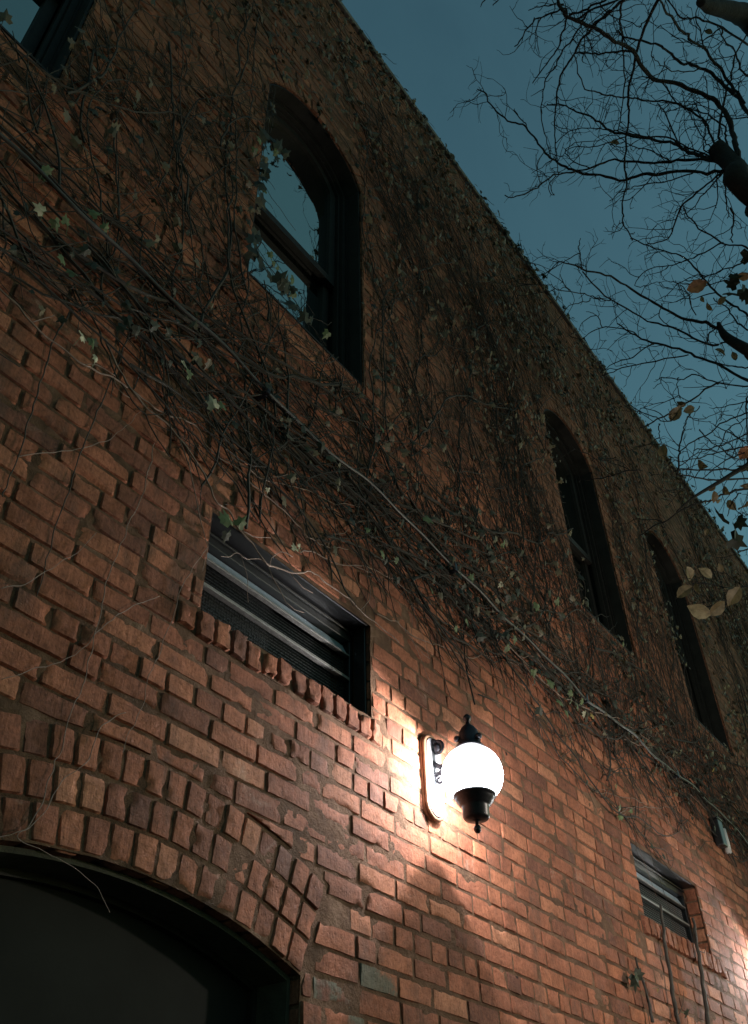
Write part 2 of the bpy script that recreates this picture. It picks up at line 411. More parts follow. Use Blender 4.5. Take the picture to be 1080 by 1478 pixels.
def brick_patch(rects, nx, nz, mapfn=None, face=0.0, back=0.0105, wedge=True, rough=1.0, tone=None, noise_off=0.0):
    """rects in (u,v); pillow-shaped brick faces with worn edges; returns nothing, adds to the wall mesh"""
    rects = np.asarray(rects, float); n = len(rects)
    if n == 0: return
    w = rects[:, 2] - rects[:, 0]; h = rects[:, 3] - rects[:, 1]
    ins = np.minimum(0.0026, 0.2 * np.minimum(w, h))
    tx = np.linspace(0, 1, nx + 1); tz = np.linspace(0, 1, nz + 1)
    ux = np.concatenate([[0], tx, [1]]); uz = np.concatenate([[0], tz, [1]])
    gx = np.zeros((n, nx + 3)); gz = np.zeros((n, nz + 3))
    gx[:] = rects[:, :1] + ins[:, None] + ux[None, :] * (w - 2 * ins)[:, None]
    gx[:, 0] = rects[:, 0]; gx[:, -1] = rects[:, 2]
    gz[:] = rects[:, 1:2] + ins[:, None] + uz[None, :] * (h - 2 * ins)[:, None]
    gz[:, 0] = rects[:, 1]; gz[:, -1] = rects[:, 3]
    X = np.repeat(gx[:, :, None], nz + 3, axis=2); Z = np.repeat(gz[:, None, :], nx + 3, axis=1)
    off = face + rng.normal(0, 0.0022, n)
    tiltx = rng.normal(0, 0.012, n); tiltz = rng.normal(0, 0.02, n)
    Y = np.broadcast_to(off[:, None, None], X.shape).copy()
    Y += tiltx[:, None, None] * (X - rects[:, 0][:, None, None] - w[:, None, None] / 2) + tiltz[:, None, None] * (Z - rects[:, 1][:, None, None] - h[:, None, None] / 2)
    if mapfn is None: Y *= np.where(X > 2.5, 0.45, 1.0)
    P = np.stack([X, np.full_like(X, noise_off), Z], -1)
    edge_i = np.zeros((nx + 3, nz + 3), bool); edge_i[1, :] = edge_i[-2, :] = True; edge_i[:, 1] = edge_i[:, -2] = True
    outer = np.zeros((nx + 3, nz + 3), bool); outer[0, :] = outer[-1, :] = True; outer[:, 0] = outer[:, -1] = True
    edge_i &= ~outer
    nA = vnoise(P, 38, 1); nB = vnoise(P, 95, 2); nC = vnoise(P, 14, 3); nD = vnoise(P, 60, 4)
    Y += rough * (0.0016 * nA + 0.0009 * nB)
    # worn, chipped arrises
    chip = np.clip(nC + 0.55 * nA - 0.22, 0, 1) * (np.where(X > 2.5, 0.5, 1.0) if mapfn is None else 1.0)
    Y = np.where(edge_i[None], Y + 0.0008 + rough * 0.013 * chip, Y)
    ccx = rects[:, 0][:, None, None] + w[:, None, None] / 2; ccz = rects[:, 1][:, None, None] + h[:, None, None] / 2
    pull = np.where(edge_i[None], rough * (0.0010 + 0.0020 * nD + 0.008 * chip), 0)
    dx = np.sign(ccx - X) * pull; dz = np.sign(ccz - Z) * pull
    ei = np.zeros_like(edge_i); ei[1, :] = ei[-2, :] = True
    ej = np.zeros_like(edge_i); ej[:, 1] = ej[:, -2] = True
    X = X + np.where(ei[None], dx, 0); Z = Z + np.where(ej[None], dz, 0)
    X = np.where(outer[None], X + rough * 0.0016 * nD, X); Z = np.where(outer[None], Z + rough * 0.0016 * nA, Z)
    Y = np.where(outer[None], back, Y)
    keep = np.ones(n, bool)
    if wedge:
        for (cx, cz, Ro, lim) in wedges:
            ax, az = X - cx, Z - cz
            rr = np.hypot(ax, az); an = np.arctan2(ax, az)
            inside = (rr < Ro + 0.006) & (np.abs(an) < lim + 0.01) & (az > 0)
            if not inside.any(): continue
            bcx, bcz = rects[:, 0] + w / 2 - cx, rects[:, 1] + h / 2 - cz
            ban = np.arctan2(bcx, bcz); brr = np.hypot(bcx, bcz)
            frac = inside.reshape(n, -1).mean(1)
            keep &= frac < 0.72
            lateral = (np.abs(ban) > lim)[:, None, None] & inside
            sgn = np.sign(an)
            s_ = np.broadcast_to(np.sign(ban)[:, None, None], an.shape)
            a2 = s_ * (lim + 0.008)
            # slide sideways to the skewback line at the same height
            X = np.where(lateral, cx + az * np.tan(a2), X)
            radial = inside & ~lateral
            r2 = Ro + 0.008
            X = np.where(radial, cx + r2 * np.sin(an), X); Z = np.where(radial, cz + r2 * np.cos(an), Z)
    if mapfn is None:
        Q = np.stack([X * 0.9, np.zeros_like(X), np.round(ccz / COURSE) + 0 * Z], -1)
        Z = Z + 0.0035 * vnoise(Q, 1.3, 40)
    V = np.stack([X, Y, Z], -1)
    if tone is None:
        tone = np.zeros((n, 3)); tone[:, 0] = np.clip(rng.normal(0.48, 0.30, n), 0, 1)
        g = on_wall(500, 1445); g2 = on_wall(556, 1405)
        c = np.stack([rects[:, 0] + w / 2, rects[:, 1] + h / 2], -1)
        for q, rad in ((g, 0.085), (g2, 0.075), (on_wall(585, 1440), 0.06)):
            if mapfn is None: tone[np.hypot(c[:, 0] - q[0], c[:, 1] - q[2]) < rad, 1] = 0.85
    V = V[keep]; tone = tone[keep]; n = len(V)
    if mapfn is not None:
        x, y, z = mapfn(V[..., 0], V[..., 1], V[..., 2]); V = np.stack([x, y, z], -1)
    a, b2 = nx + 3, nz + 3
    idx = np.arange(a * b2).reshape(a, b2)
    q = np.stack([idx[:-1, :-1], idx[1:, :-1], idx[1:, 1:], idx[:-1, 1:]], -1).reshape(-1, 4)
    qi = (np.arange(a - 1)[:, None] + 0 * np.arange(b2 - 1)[None]).ravel(); qj = (0 * np.arange(a - 1)[:, None] + np.arange(b2 - 1)[None]).ravel()
    rim = (qi == 0) | (qi == a - 2) | (qj == 0) | (qj == b2 - 2)
    base = np.arange(n)[:, None, None] * (a * b2)
    emit(V.reshape(-1, 3), (base + q[None][:, ~rim]).reshape(-1, 4), 0, np.repeat(tone, a * b2, axis=0))
    # the four narrow sides get vertices of their own, so that the arris stays crisp
    edge = np.zeros((a, b2), bool); edge[:2] = edge[-2:] = True; edge[:, :2] = edge[:, -2:] = True
    ren = np.cumsum(edge.ravel()) - 1; m = int(edge.sum())
    sel = V.reshape(n, a * b2, 3)[:, edge.ravel()]
    Fr = np.arange(n)[:, None, None] * m + ren[q[rim]][None]
    emit(sel.reshape(-1, 3), Fr.reshape(-1, 4), 0, np.repeat(tone, m, axis=0))

cxm = (fields[:, 0] + fields[:, 2]) / 2; czm = (fields[:, 1] + fields[:, 3]) / 2
near = (cxm > 0.3) & (cxm < 5.2) & (czm < zz(1.75))
mid = ~near & (cxm < 9) & (czm < zz(3.3))
far = ~near & ~mid
wide = (fields[:, 2] - fields[:, 0]) > 0.14
brick_patch(fields[near & wide], 12, 5); brick_patch(fields[near & ~wide], 6, 5)
brick_patch(fields[mid], 5, 3); brick_patch(fields[far], 3, 2)

# arch rings (brick on edge), their soffits, sills and reveals
def ring_rects(R0, half_ang, thick, pitch):
    Rm = R0 + thick / 2
    n = int(round(2 * half_ang * Rm / pitch)); st = 2 * half_ang / n
    return [(-half_ang + k * st + JT * 0.45 / Rm, R0 + 0.004, -half_ang + (k + 1) * st - JT * 0.45 / Rm, R0 + thick - 0.005) for k in range(n)]
def ring(cx, cz, R0, half_ang, thick, pitch, nx, nz):
    S = R0 + thick / 2
    rr = np.array(ring_rects(R0, half_ang, thick, pitch)); rr[:, [0, 2]] *= S
    brick_patch(rr, nx, nz, lambda u, y, v: (cx + v * np.sin(u / S), y, cz + v * np.cos(u / S)), wedge=False, noise_off=cx)
def soffit(cx, cz, R0, half_ang, depth, pitch):
    n = int(round(2 * half_ang * R0 / pitch)); st = 2 * half_ang * R0 / n
    rr = [(-half_ang * R0 + k * st + 0.004, 0.012, -half_ang * R0 + (k + 1) * st - 0.004, depth) for k in range(n)]
    brick_patch(rr, 4, 4, lambda u, y, v: (cx + (R0 + y) * np.sin(u / R0), v, cz + (R0 + y) * np.cos(u / R0)), wedge=False, noise_off=3.3)
for k in range(3): ring(DOOR['cx'], DOOR['cz'], DOOR['R'] + k * RING, wedges[0][3], RING, 0.0735, 4, 7)
soffit(DOOR['cx'], DOOR['cz'], DOOR['R'], wedges[0][3], 0.16, 0.0735)
for x in WINS:
    ring(x, WIN_CZ, WIN_R, wedges[1][3], 0.11, 0.075, 3, 4)
    soffit(x, WIN_CZ, WIN_R, wedges[1][3], 0.105, 0.075)
def reveal(x, side, z0, z1, depth):
    n = max(1, int(round((z1 - z0) / COURSE))); st = (z1 - z0) / n
    rr = [(0.012, z0 + k * st + 0.004, depth, z0 + (k + 1) * st - 0.004) for k in range(n)]
    brick_patch(rr, 5, 3, lambda u, y, v: (x + side * y, u, v), wedge=False, noise_off=x)
for (x0, z0, x1, z1), dp in [(rects_open[0], 0.16)] + [(r, 0.105) for r in rects_open[1:5]] + [((v['x0'], v['z0'], v['x1'], v['z1']), 0.085) for v in VENTS]:
    reveal(x1, 1, z0, z1, dp); reveal(x0, -1, z0, z1, dp)
for v in VENTS:
    n = int(round((v['sx1'] - v['sx0']) / 0.074)); st = (v['sx1'] - v['sx0']) / n
    rr = [(v['sx0'] + k * st + 0.004 + rng.uniform(-.003, .003), v['sz'] + 0.004 + rng.uniform(-.004, .006), v['sx0'] + (k + 1) * st - 0.004, v['z0'] - rng.uniform(0, .012)) for k in range(n)]
    brick_patch(rr, 6, 8, None, face=(-0.012 if v is VENTS[0] else -0.034), back=0.012, wedge=False, rough=2.4)

# mortar sheet with every opening left out, laid in thin upright strips so that the arches follow their curve
def arch_top(cx, cz, Rr, x): return cz + math.sqrt(max(Rr * Rr - (x - cx) ** 2, 0))
opn = [dict(x0=DOOR['cx'] - DOOR['half'], x1=DOOR['cx'] + DOOR['half'], z0=0.0, top=lambda x: arch_top(DOOR['cx'], DOOR['cz'], DOOR['R'], x))]
for xw in WINS: opn.append(dict(x0=xw - WIN_HALF, x1=xw + WIN_HALF, z0=WIN_BOT, top=(lambda x, xw=xw: arch_top(xw, WIN_CZ, WIN_R, x))))
for v in VENTS: opn.append(dict(x0=v['x0'], x1=v['x1'], z0=v['z0'], top=(lambda x, v=v: v['z1'])))
xs = {XL, XR}
for o in opn: xs |= set(np.linspace(o['x0'], o['x1'], 25).tolist())
xs = sorted(xs)
mv, mf = [], []
YM = 0.0095
for a, b in zip(xs[:-1], xs[1:]):
    c = (a + b) / 2
    cover = sorted([o for o in opn if o['x0'] < c < o['x1']], key=lambda o: o['z0'])
    segs, lo = [], (0.0, 0.0)
    for o in cover:
        if o['z0'] > 0.001: segs.append((lo, (o['z0'], o['z0'])))
        lo = (o['top'](a), o['top'](b))
    segs.append((lo, (ZTOP, ZTOP)))
    for (l0, l1), (h0, h1) in segs:
        fine = 0.2 < c < 6.5
        nxs = max(1, int(math.ceil((b - a) / 0.02))) if fine else 1
        for (f0, f1) in ([(0, min(1, 4.9 / max(h0, 1e-6))), (min(1, 4.9 / max(h0, 1e-6)), 1)] if fine and l0 < 4.9 < h0 else [(0, 1)]):
            lo0, hi0, lo1, hi1 = l0 + (h0 - l0) * 0, h0, l1, h1
            if f0 > 0: lo0, lo1 = 4.9, 4.9
            if f1 < 1: hi0, hi1 = 4.9, 4.9
            nzs = max(1, int(math.ceil((hi0 - lo0) / 0.02))) if fine and hi0 <= 4.91 and hi0 > 1.9 else 1
            k = len(mv)
            for i in range(nxs + 1):
                t = i / nxs; xx = a + (b - a) * t; zl = lo0 + (lo1 - lo0) * t; zh = hi0 + (hi1 - hi0) * t
                for j in range(nzs + 1): mv.append((xx, YM, zl + (zh - zl) * j / nzs))
            w_ = nzs + 1
            for i in range(nxs):
                for j in range(nzs): mf.append((k + i*w_ + j, k + (i+1)*w_ + j, k + (i+1)*w_ + j + 1, k + i*w_ + j + 1))
sheet_n = len(mv)
# joints inside the reveals
for (x0, z0, x1, z1), dp in [(rects_open[0], 0.40)] + [(r, 0.40) for r in rects_open[1:5]] + [((v['x0'], v['z0'], v['x1'], v['z1']), 0.40) for v in VENTS]:
    for x, s in ((x0, -1), (x1, 1)):
        xx = x + s * 0.0085
        k = len(mv); mv += [(xx, YM, z0), (xx, dp, z0), (xx, dp, z1 + .02), (xx, YM, z1 + .02)]; mf.append((k, k + 1, k + 2, k + 3))
for (cx, cz, Rr, ha) in [(DOOR['cx'], DOOR['cz'], DOOR['R'], wedges[0][3])] + [(x, WIN_CZ, WIN_R, wedges[1][3]) for x in WINS]:
    an = np.linspace(-ha - 0.01, ha + 0.01, 40); rr = Rr + 0.0085
    for a0, a1 in zip(an[:-1], an[1:]):
        k = len(mv)
        mv += [(cx + rr*math.sin(a0), YM, cz + rr*math.cos(a0)), (cx + rr*math.sin(a1), YM, cz + rr*math.cos(a1)),
               (cx + rr*math.sin(a1), 0.4, cz + rr*math.cos(a1)), (cx + rr*math.sin(a0), 0.4, cz + rr*math.cos(a0))]
        mf.append((k, k + 1, k + 2, k + 3))
for v in VENTS:   # bed under the sill bricks and dark steel lintel over the opening
    k = len(mv); mv += [(v['sx0'], 0.004, v['z0'] - .014), (v['sx1'], 0.004, v['z0'] - .014), (v['sx1'], 0.2, v['z0'] - .006), (v['sx0'], 0.2, v['z0'] - .006)]; mf.append((k, k+1, k+2, k+3))
    k = len(mv); mv += [(v['sx0'], 0.003, v['sz'] + .008), (v['sx1'], 0.003, v['sz'] + .008), (v['sx1'], 0.003, v['z0'] - .014), (v['sx0'], 0.003, v['z0'] - .014)]; mf.append((k, k+1, k+2, k+3))
    k = len(mv); mv += [(v['sx0'], 0.003, v['sz'] + .008), (v['sx1'], 0.003, v['sz'] + .008), (v['sx1'], 0.02, v['sz'] + .004), (v['sx0'], 0.02, v['sz'] + .004)]; mf.append((k, k+1, k+2, k+3))
for xw in WINS:
    k = len(mv); mv += [(xw - WIN_HALF, YM, WIN_BOT), (xw + WIN_HALF, YM, WIN_BOT), (xw + WIN_HALF, 0.4, WIN_BOT + .01), (xw - WIN_HALF, 0.4, WIN_BOT + .01)]; mf.append((k, k+1, k+2, k+3))
mv = np.array(mv)
S = mv[:sheet_n]
deep = 0.0040 + 0.0036 * np.clip((2.25 - S[:, 0]) / 0.9, 0, 1) + 0.0035 * vnoise(S, 11, 51) + 0.002 * vnoise(S, 34, 52)
deep -= 0.006 * np.clip(vnoise(S, 2.6, 53) * 2.2 - 0.5, 0, 1)              # joints that were smeared full
mv[:sheet_n, 1] = np.clip(deep, 0.0006, 0.0095)
emit(mv, np.array(mf), 1, np.zeros((len(mv), 3)))

V = np.concatenate(WV); Fq = np.concatenate(WF); MI = np.concatenate(WM); TN = np.concatenate(WT)
me = bpy.data.meshes.new('wall')
me.vertices.add(len(V)); me.vertices.foreach_set('co', V.astype(np.float32).ravel())
me.loops.add(Fq.size); me.loops.foreach_set('vertex_index', Fq.astype(np.int32).ravel())
me.polygons.add(len(Fq)); me.polygons.foreach_set('loop_start', np.arange(0, Fq.size, 4, dtype=np.int32))
me.polygons.foreach_set('loop_total', np.full(len(Fq), 4, np.int32))
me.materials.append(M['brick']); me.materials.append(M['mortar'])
me.polygons.foreach_set('material_index', MI.astype(np.int32))
me.polygons.foreach_set('use_smooth', np.ones(len(Fq), bool))
at = me.attributes.new('tone', 'FLOAT_COLOR', 'POINT')
at.data.foreach_set('color', np.concatenate([TN, np.ones((len(TN), 1))], 1).astype(np.float32).ravel())
me.update(); me.validate()

building = tag(empty('brick_building', (0, 0, 0)), 'old red brick building with arched upper windows, its upper wall covered in bare ivy', 'building')
wall = bpy.data.objects.new('wall', me); COL.objects.link(wall); wall.parent = building
b = MB()
x = XL
while x < XR:
    b.bevbox((x + 0.004, -0.028, ZTOP + 0.002), (min(x + 0.9, XR) - 0.004, 0.42, ZTOP + 0.068), 0.006); x += 0.9
b.build('coping', M['stone'], building)
b = MB(); b.box((XL, 0.43, 0), (XR, 9, ZTOP - 0.25)); b.build('inner_block', M['interior'], building)
b = MB(); b.box((XL + .01, 0.44, ZTOP - 0.24), (XR - .01, 8.9, ZTOP - 0.12)); b.build('roof', M['roof'], building)
b = MB()
b.box((XL - 0.02, 0.013, 0), (XL - 0.002, 9.01, ZTOP)); b.build('side_wall', M['mortar'], building)
b = MB(); b.box((XR + 0.002, 0.013, 0), (XR + 0.02, 9.01, ZTOP)); b.build('side_wall', M['mortar'], building)

# ------------------------------------------------------------------ arched windows
def arch_outline(half, bot, cz, Rr, n=20, grow=0.0):
    a = math.asin(half / Rr)
    pts = [(-half - grow, bot - grow), (half + grow, bot - grow)]
    for t in np.linspace(a, -a, n): pts.append(((Rr + grow) * math.sin(t), cz + (Rr + grow) * math.cos(t)))
    return pts
def frame_strip(mb, half, bot, cz, Rr, y0, y1, t, mat_i=0):
    """a frame of width t following an arched opening, from depth y0 to y1"""
    a = math.asin(half / Rr)
    n = 24
    o = [(-half, bot)] + [(Rr * math.sin(s), cz + Rr * math.cos(s)) for s in np.linspace(-a, a, n)] + [(half, bot)]
    hi = half - t; Ri = Rr - t; ai = math.asin(min(1, hi / Ri))
    i = [(-hi, bot + t)] + [(Ri * math.sin(s), cz + Ri * math.cos(s)) for s in np.linspace(-ai, ai, n)] + [(hi, bot + t)]
    m = len(o)
    vs = [(x, y0, z) for x, z in o] + [(x, y0, z) for x, z in i] + [(x, y1, z) for x, z in o] + [(x, y1, z) for x, z in i]
    fs = []
    for k in range(m):
        k2 = (k + 1) % m
        fs += [(k, k2, m + k2, m + k), (m + k, m + k2, 3*m + k2, 3*m + k), (2*m + k, 3*m + k, 3*m + k2, 2*m + k2), (k, 2*m + k, 2*m + k2, k2)]
    mb.add(vs, fs, mat_i)
def make_window():
    zc = WIN_CZ - WIN_BOT
    b = MB()
    frame_strip(b, WIN_HALF - 0.002, 0.012, zc, WIN_R - 0.002, 0.107, 0.26, 0.048)
    frame_strip(b, WIN_HALF - 0.002, 0.013, zc, WIN_R - 0.002, 0.096, 0.106, 0.022)
    frame_strip(b, WIN_HALF - 0.052, 0.062, zc, WIN_R - 0.052, 0.130, 0.16, 0.016)
    w = b.build('arched_window', M['wood_dark'], building)
    b = MB(); frame_strip(b, WIN_HALF - 0.0015, 0.031, zc, WIN_R - 0.0015, 0.016, 0.0955, 0.012); b.build('shade_lining', M['wood_dark'], w)  # dark boards added over the brick reveals, standing in for their shade
    meet = zz(2.43) - WIN_BOT
    hs = WIN_HALF - 0.069
    u = MB()                                                           # upper sash
    frame_strip(u, hs, meet - 0.05, zc, WIN_R - 0.069, 0.150, 0.185, 0.052)
    u.build('sash', M['wood_dark'], w)
    l = MB()
    l.box((-hs, 0.190, 0.075), (hs, 0.222, 0.145)); l.box((-hs, 0.190, meet - 0.03), (hs, 0.222, meet + 0.022))
    l.box((-hs, 0.190, 0.145), (-hs + 0.05, 0.222, meet - 0.03)); l.box((hs - 0.05, 0.190, 0.145), (hs, 0.222, meet - 0.03))
    l.build('sash', M['wood_dark'], w)
    p = MB()
    a = math.asin((hs - .045) / (WIN_R - .114))
    pts = [(-hs + .045, meet - 0.005), (hs - .045, meet - 0.005)] + [((WIN_R - .114) * math.sin(t), zc + (WIN_R - .114) * math.cos(t)) for t in np.linspace(a, -a, 20)]
    p.add([(x, 0.172, z) for x, z in pts], [tuple(range(len(pts)))]); p.build('pane', M['glass'], w)
    p = MB(); p.add([(-hs + .045, 0.210, 0.14), (hs - .045, 0.210, 0.14), (hs - .045, 0.210, meet - 0.025), (-hs + .045, 0.210, meet - 0.025)], [(0, 1, 2, 3)])
    p.build('pane', M['glass'], w)
    s = MB(); s.bevbox((-WIN_HALF + 0.004, 0.02, 0.0), (WIN_HALF - 0.004, 0.15, 0.03), 0.004); s.build('sill', M['stone'], w)
    return w
w0 = make_window()
for i, x in enumerate(WINS):
    o = w0 if i == 0 else copy_tree(w0, building)
    o.location = (x, 0, WIN_BOT)

# ------------------------------------------------------------------ low slit windows with steel bars and mesh
def make_vent(v):
    wd, ht = v['x1'] - v['x0'], v['z1'] - v['z0']
    k = ht / 0.401
    b = MB()
    y0 = 0.088
    b.bevbox((0.002, y0, ht - 0.050 * k), (wd - 0.002, y0 + 0.06, ht - 0.003), 0.003)     # head
    b.bevbox((0.002, y0 - 0.010, ht - 0.018 * k), (wd - 0.002, y0 - 0.001, ht - 0.008 * k), 0.002)
    b.bevbox((0.002, y0, 0.0), (wd - 0.002, y0 + 0.06, 0.030 * k), 0.003)
    b.bevbox((0.002, y0, 0.031 * k), (0.024, y0 + 0.06, ht - 0.051 * k), 0.003)
    b.bevbox((wd - 0.024, y0, 0.031 * k), (wd - 0.002, y0 + 0.06, ht - 0.051 * k), 0.003)
    f = b.build('slit_window', M['steel'], building)
    f.location = (v['x0'], 0, v['z0'])
    b = MB()                                                              # sloping hopper apron
    z1, z0 = ht - 0.054 * k, ht - 0.102 * k
    b.add([(0.026, y0 + .012, z0), (wd - .026, y0 + .012, z0), (wd - .026, y0 + .034, z1), (0.026, y0 + .034, z1),
           (0.026, y0 + .030, z0), (wd - .026, y0 + .030, z0), (wd - .026, y0 + .05, z1), (0.026, y0 + .05, z1)],
          [(0, 1, 2, 3), (4, 7, 6, 5), (0, 4, 5, 1), (3, 2, 6, 7)])
    b.build('apron', M['grey_steel'], f)
    for zc, h, mt in ((ht - 0.118 * k, 0.009, 'rail_steel'), (ht - 0.222 * k, 0.013, 'rail_steel')):
        b = MB(); b.bevbox((0.025, y0 - 0.004, zc - h / 2 * k), (wd - 0.025, y0 + 0.018, zc + h / 2 * k), 0.002)
        b.build('rail', M[mt], f)
    b = MB()                                                              # woven wire mesh
    pitch = 0.0125
    zt, zb = ht - 0.126 * k, 0.032 * k
    n = int((wd - 0.05) / pitch)
    ys = y0 + 0.030
    for i in range(n + 1):
        xx = 0.026 + i * (wd - 0.052) / n
        zs = np.linspace(zb, zt, 30)
        b.tube([(xx, ys + 0.002 * (-1) ** (i + q), z) for q, z in enumerate(zs)], 0.0014, 3, 0, False)
    nz = int((zt - zb) / pitch)
    for j in range(nz + 1):
        zc = zb + j * (zt - zb) / nz
        b.tube([(0.026, ys, zc), (wd - 0.026, ys, zc)], 0.0018, 3, 0, False)
    b.build('wire_mesh', M['steel'], f)
    b = MB(); b.box((0.003, y0 + 0.11, 0.0), (wd - 0.003, y0 + 0.12, ht)); b.build('pane', M['interior'], f)
    b = MB(); b.bevbox((wd - 0.012, 0.022, 0.001), (wd - 0.0015, y0 - 0.012, ht - 0.002), 0.002)
    if v is VENTS[0]: b.build('side_shade_lining', M['steel'], f)  # dark strip over the brick jamb, painting in the shade there
    b = MB(); b.bevbox((0.0, 0.010, ht + 0.0005), (wd, 0.17, ht + 0.014), 0.003); b.build('lintel', M['steel'], f)
for v in VENTS: make_vent(v)

# ------------------------------------------------------------------ arched doorway, boarded in dark grey
b = MB()
fr = DOOR
a = math.asin((fr['half'] - .002) / fr['R'])
pts = [(-fr['half'] + .002, 0.0), (fr['half'] - .002, 0.0)] + [(fr['R'] * math.sin(t), fr['cz'] + (fr['R'] - .003) * math.cos(t)) for t in np.linspace(a, -a, 30)]
b.add([(x, 0.172, z) for x, z in pts] + [(x, 0.21, z) for x, z in pts], [tuple(range(len(pts))), tuple(range(len(pts), 2 * len(pts)))[::-1]])
door = b.build('arched_door', M['panel'], building); door.location = (fr['cx'], 0, 0)
b = MB(); frame_strip(b, fr['half'] - .003, 0.0, fr['cz'], fr['R'] - .004, 0.150, 0.171, 0.028); b.build('frame', M['wood_dark'], door)
b = MB()
b.bevbox((-0.30, 0.13, 1.0), (-0.26, 0.165, 1.18), 0.006)
b.build('door_handle', M['wood_dark'], door)
b = MB(); frame_strip(b, fr['half'] - .0015, 0.0, fr['cz'], fr['R'] - .0015, 0.040, 0.149, 0.014); b.build('door_lining', M['moss'], door)

# ------------------------------------------------------------------ wall lantern (local origin on the wall, at globe height)
LY = 0.19; LX = 2.85
GR = 0.114
def make_lantern(loc, label):
    t = tag(empty('wall_lantern', loc), label, 'wall lamp')
    # backing plate: a tall rounded plate with a raised rim
    def plate(hw, z0, z1, y0, y1, mb):
        n = 12
        out = [(hw * math.cos(s), z1 - hw + hw * math.sin(s)) for s in np.linspace(0, math.pi, n)] + [(hw * math.cos(s), z0 + hw + hw * math.sin(s)) for s in np.linspace(math.pi, 2 * math.pi, n)]
        m = len(out)
        mb.add([(x, y0, z) for x, z in out] + [(x, y1, z) for x, z in out],
               [tuple(range(m))[::-1], tuple(range(m, 2 * m))] + [(k, (k + 1) % m, m + (k + 1) % m, m + k) for k in range(m)])
    b = MB(); plate(0.060, -0.135, 0.215, -0.010, 0.02, b); p = b.build('backplate', M['lamp_edge'], t)
    b = MB(); plate(0.046, -0.118, 0.198, -0.026, -0.0165, b); b.build('plate_panel', M['plate'], p)
    rim = MB(); 
    an = np.linspace(0, 2 * math.pi, 49)
    pts = []
    for s in an:
        c, sn = math.cos(s), math.sin(s)
        zc = (0.153 if sn > 0 else -0.073)
        pts.append((0.054 * c, -0.018, zc + 0.054 * sn))
    rim.tube(pts, 0.008, 6, 0, False); rim.build('plate_rim', M['lamp_edge'], p, True)
    # arm: sweeps out of the plate to the collar over the globe, with two scrolls
    b = MB()
    zc = 0.93 * GR
    b.tube([(0, -0.02, 0.095), (0, -0.05, 0.072), (0, -0.08, 0.072), (0, -0.11, 0.088), (0, -0.135, 0.106), (0, -LY + 0.03, 0.113)], [.011, .010, .009, .009, .009, .010], 8)
    arm = b.build('arm', M['lamp_metal'], t, True)
    b = MB()
    def scroll(c, r0, turns, dirn, r_t):
        pts = []
        for s in np.linspace(0, turns * 2 * math.pi, 36):
            r = r0 * (1 - 0.8 * s / (turns * 2 * math.pi)); pts.append((0, c[0] + dirn * r * math.cos(s), c[1] + r * math.sin(s)))
        b.tube(pts, np.linspace(r_t, r_t * 0.6, 36), 7)
    scroll((-0.045, 0.150), 0.034, 1.4, 1, 0.009)
    b.lathe([(0.0, 0.02), (0.012, 0.016), (0.017, 0.0), (0.012, -0.016), (0.0, -0.02)], 14, (0, -0.045, 0.150))
    b.tube([(0, -0.02, 0.19), (0, -0.03, 0.183), (0, -0.04, 0.17)], 0.012, 8)
    b.build('scroll', M['lamp_metal'], arm, True)
    b = MB(); scroll((-0.045, 0.022), 0.026, 1.3, 1, 0.007); b.tube([(0, -0.026, 0.045), (0, -0.05, 0.048), (0, -0.075, 0.066)], 0.008, 7)
    b.build('scroll', M['lamp_metal'], arm, True)
    # cap with ears and finial
    c = (0, -LY, 0)
    b = MB()
    b.lathe([(0.0, 0.90*GR), (0.47*GR, 0.885*GR), (0.50*GR, 0.93*GR), (0.47*GR, 0.99*GR), (0.39*GR, 1.03*GR), (0.365*GR, 1.15*GR), (0.35*GR, 1.36*GR),
             (0.31*GR, 1.54*GR), (0.22*GR, 1.69*GR), (0.13*GR, 1.77*GR), (0.085*GR, 1.81*GR), (0.07*GR, 1.88*GR), (0.0, 1.89*GR)], 36, c)
    cap = b.build('cap', M['lamp_metal'], t, True)
    for s in (0.35, 0.35 + 2 * math.pi / 3, 0.35 + 4 * math.pi / 3):
        b = MB()
        q = (c[0] + 0.43*GR*math.cos(s), c[1] + 0.43*GR*math.sin(s), 1.22*GR)
        b.lathe([(0, -0.013), (0.010, -0.009), (0.013, 0), (0.010, 0.009), (0, 0.013)], 12, q)
        b.build('thumb_screw', M['lamp_metal'], cap, True)
    b = MB(); b.lathe([(0.05*GR, 1.86*GR), (0.08*GR, 1.91*GR), (0.14*GR, 1.99*GR), (0.14*GR, 2.08*GR), (0.08*GR, 2.16*GR), (0.0, 2.18*GR)], 18, c); b.build('finial', M['lamp_metal'], cap, True)
    # globe
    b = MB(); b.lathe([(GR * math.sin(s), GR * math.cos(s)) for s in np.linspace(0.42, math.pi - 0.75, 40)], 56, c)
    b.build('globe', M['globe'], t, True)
    # stepped holder under the globe
    b = MB()
    b.lathe([(0.0, -0.70*GR), (0.66*GR, -0.69*GR), (0.705*GR, -0.71*GR), (0.705*GR, -0.77*GR), (0.66*GR, -0.80*GR), (0.62*GR, -0.84*GR), (0.60*GR, -0.92*GR), (0.55*GR, -0.95*GR), (0.53*GR, -1.02*GR),
             (0.47*GR, -1.06*GR), (0.43*GR, -1.12*GR), (0.42*GR, -1.45*GR), (0.38*GR, -1.50*GR), (0.2*GR, -1.55*GR), (0.06*GR, -1.57*GR), (0.05*GR, -1.70*GR), (0.0, -1.70*GR)], 44, c)
    hold = b.build('globe_holder', M['lamp_metal'], t, True)
    b = MB(); b.lathe([(0.0, -1.66*GR), (0.07*GR, -1.69*GR), (0.125*GR, -1.78*GR), (0.115*GR, -1.87*GR), (0.06*GR, -1.94*GR), (0.0, -1.96*GR)], 18, c); b.build('finial', M['lamp_metal'], hold, True)
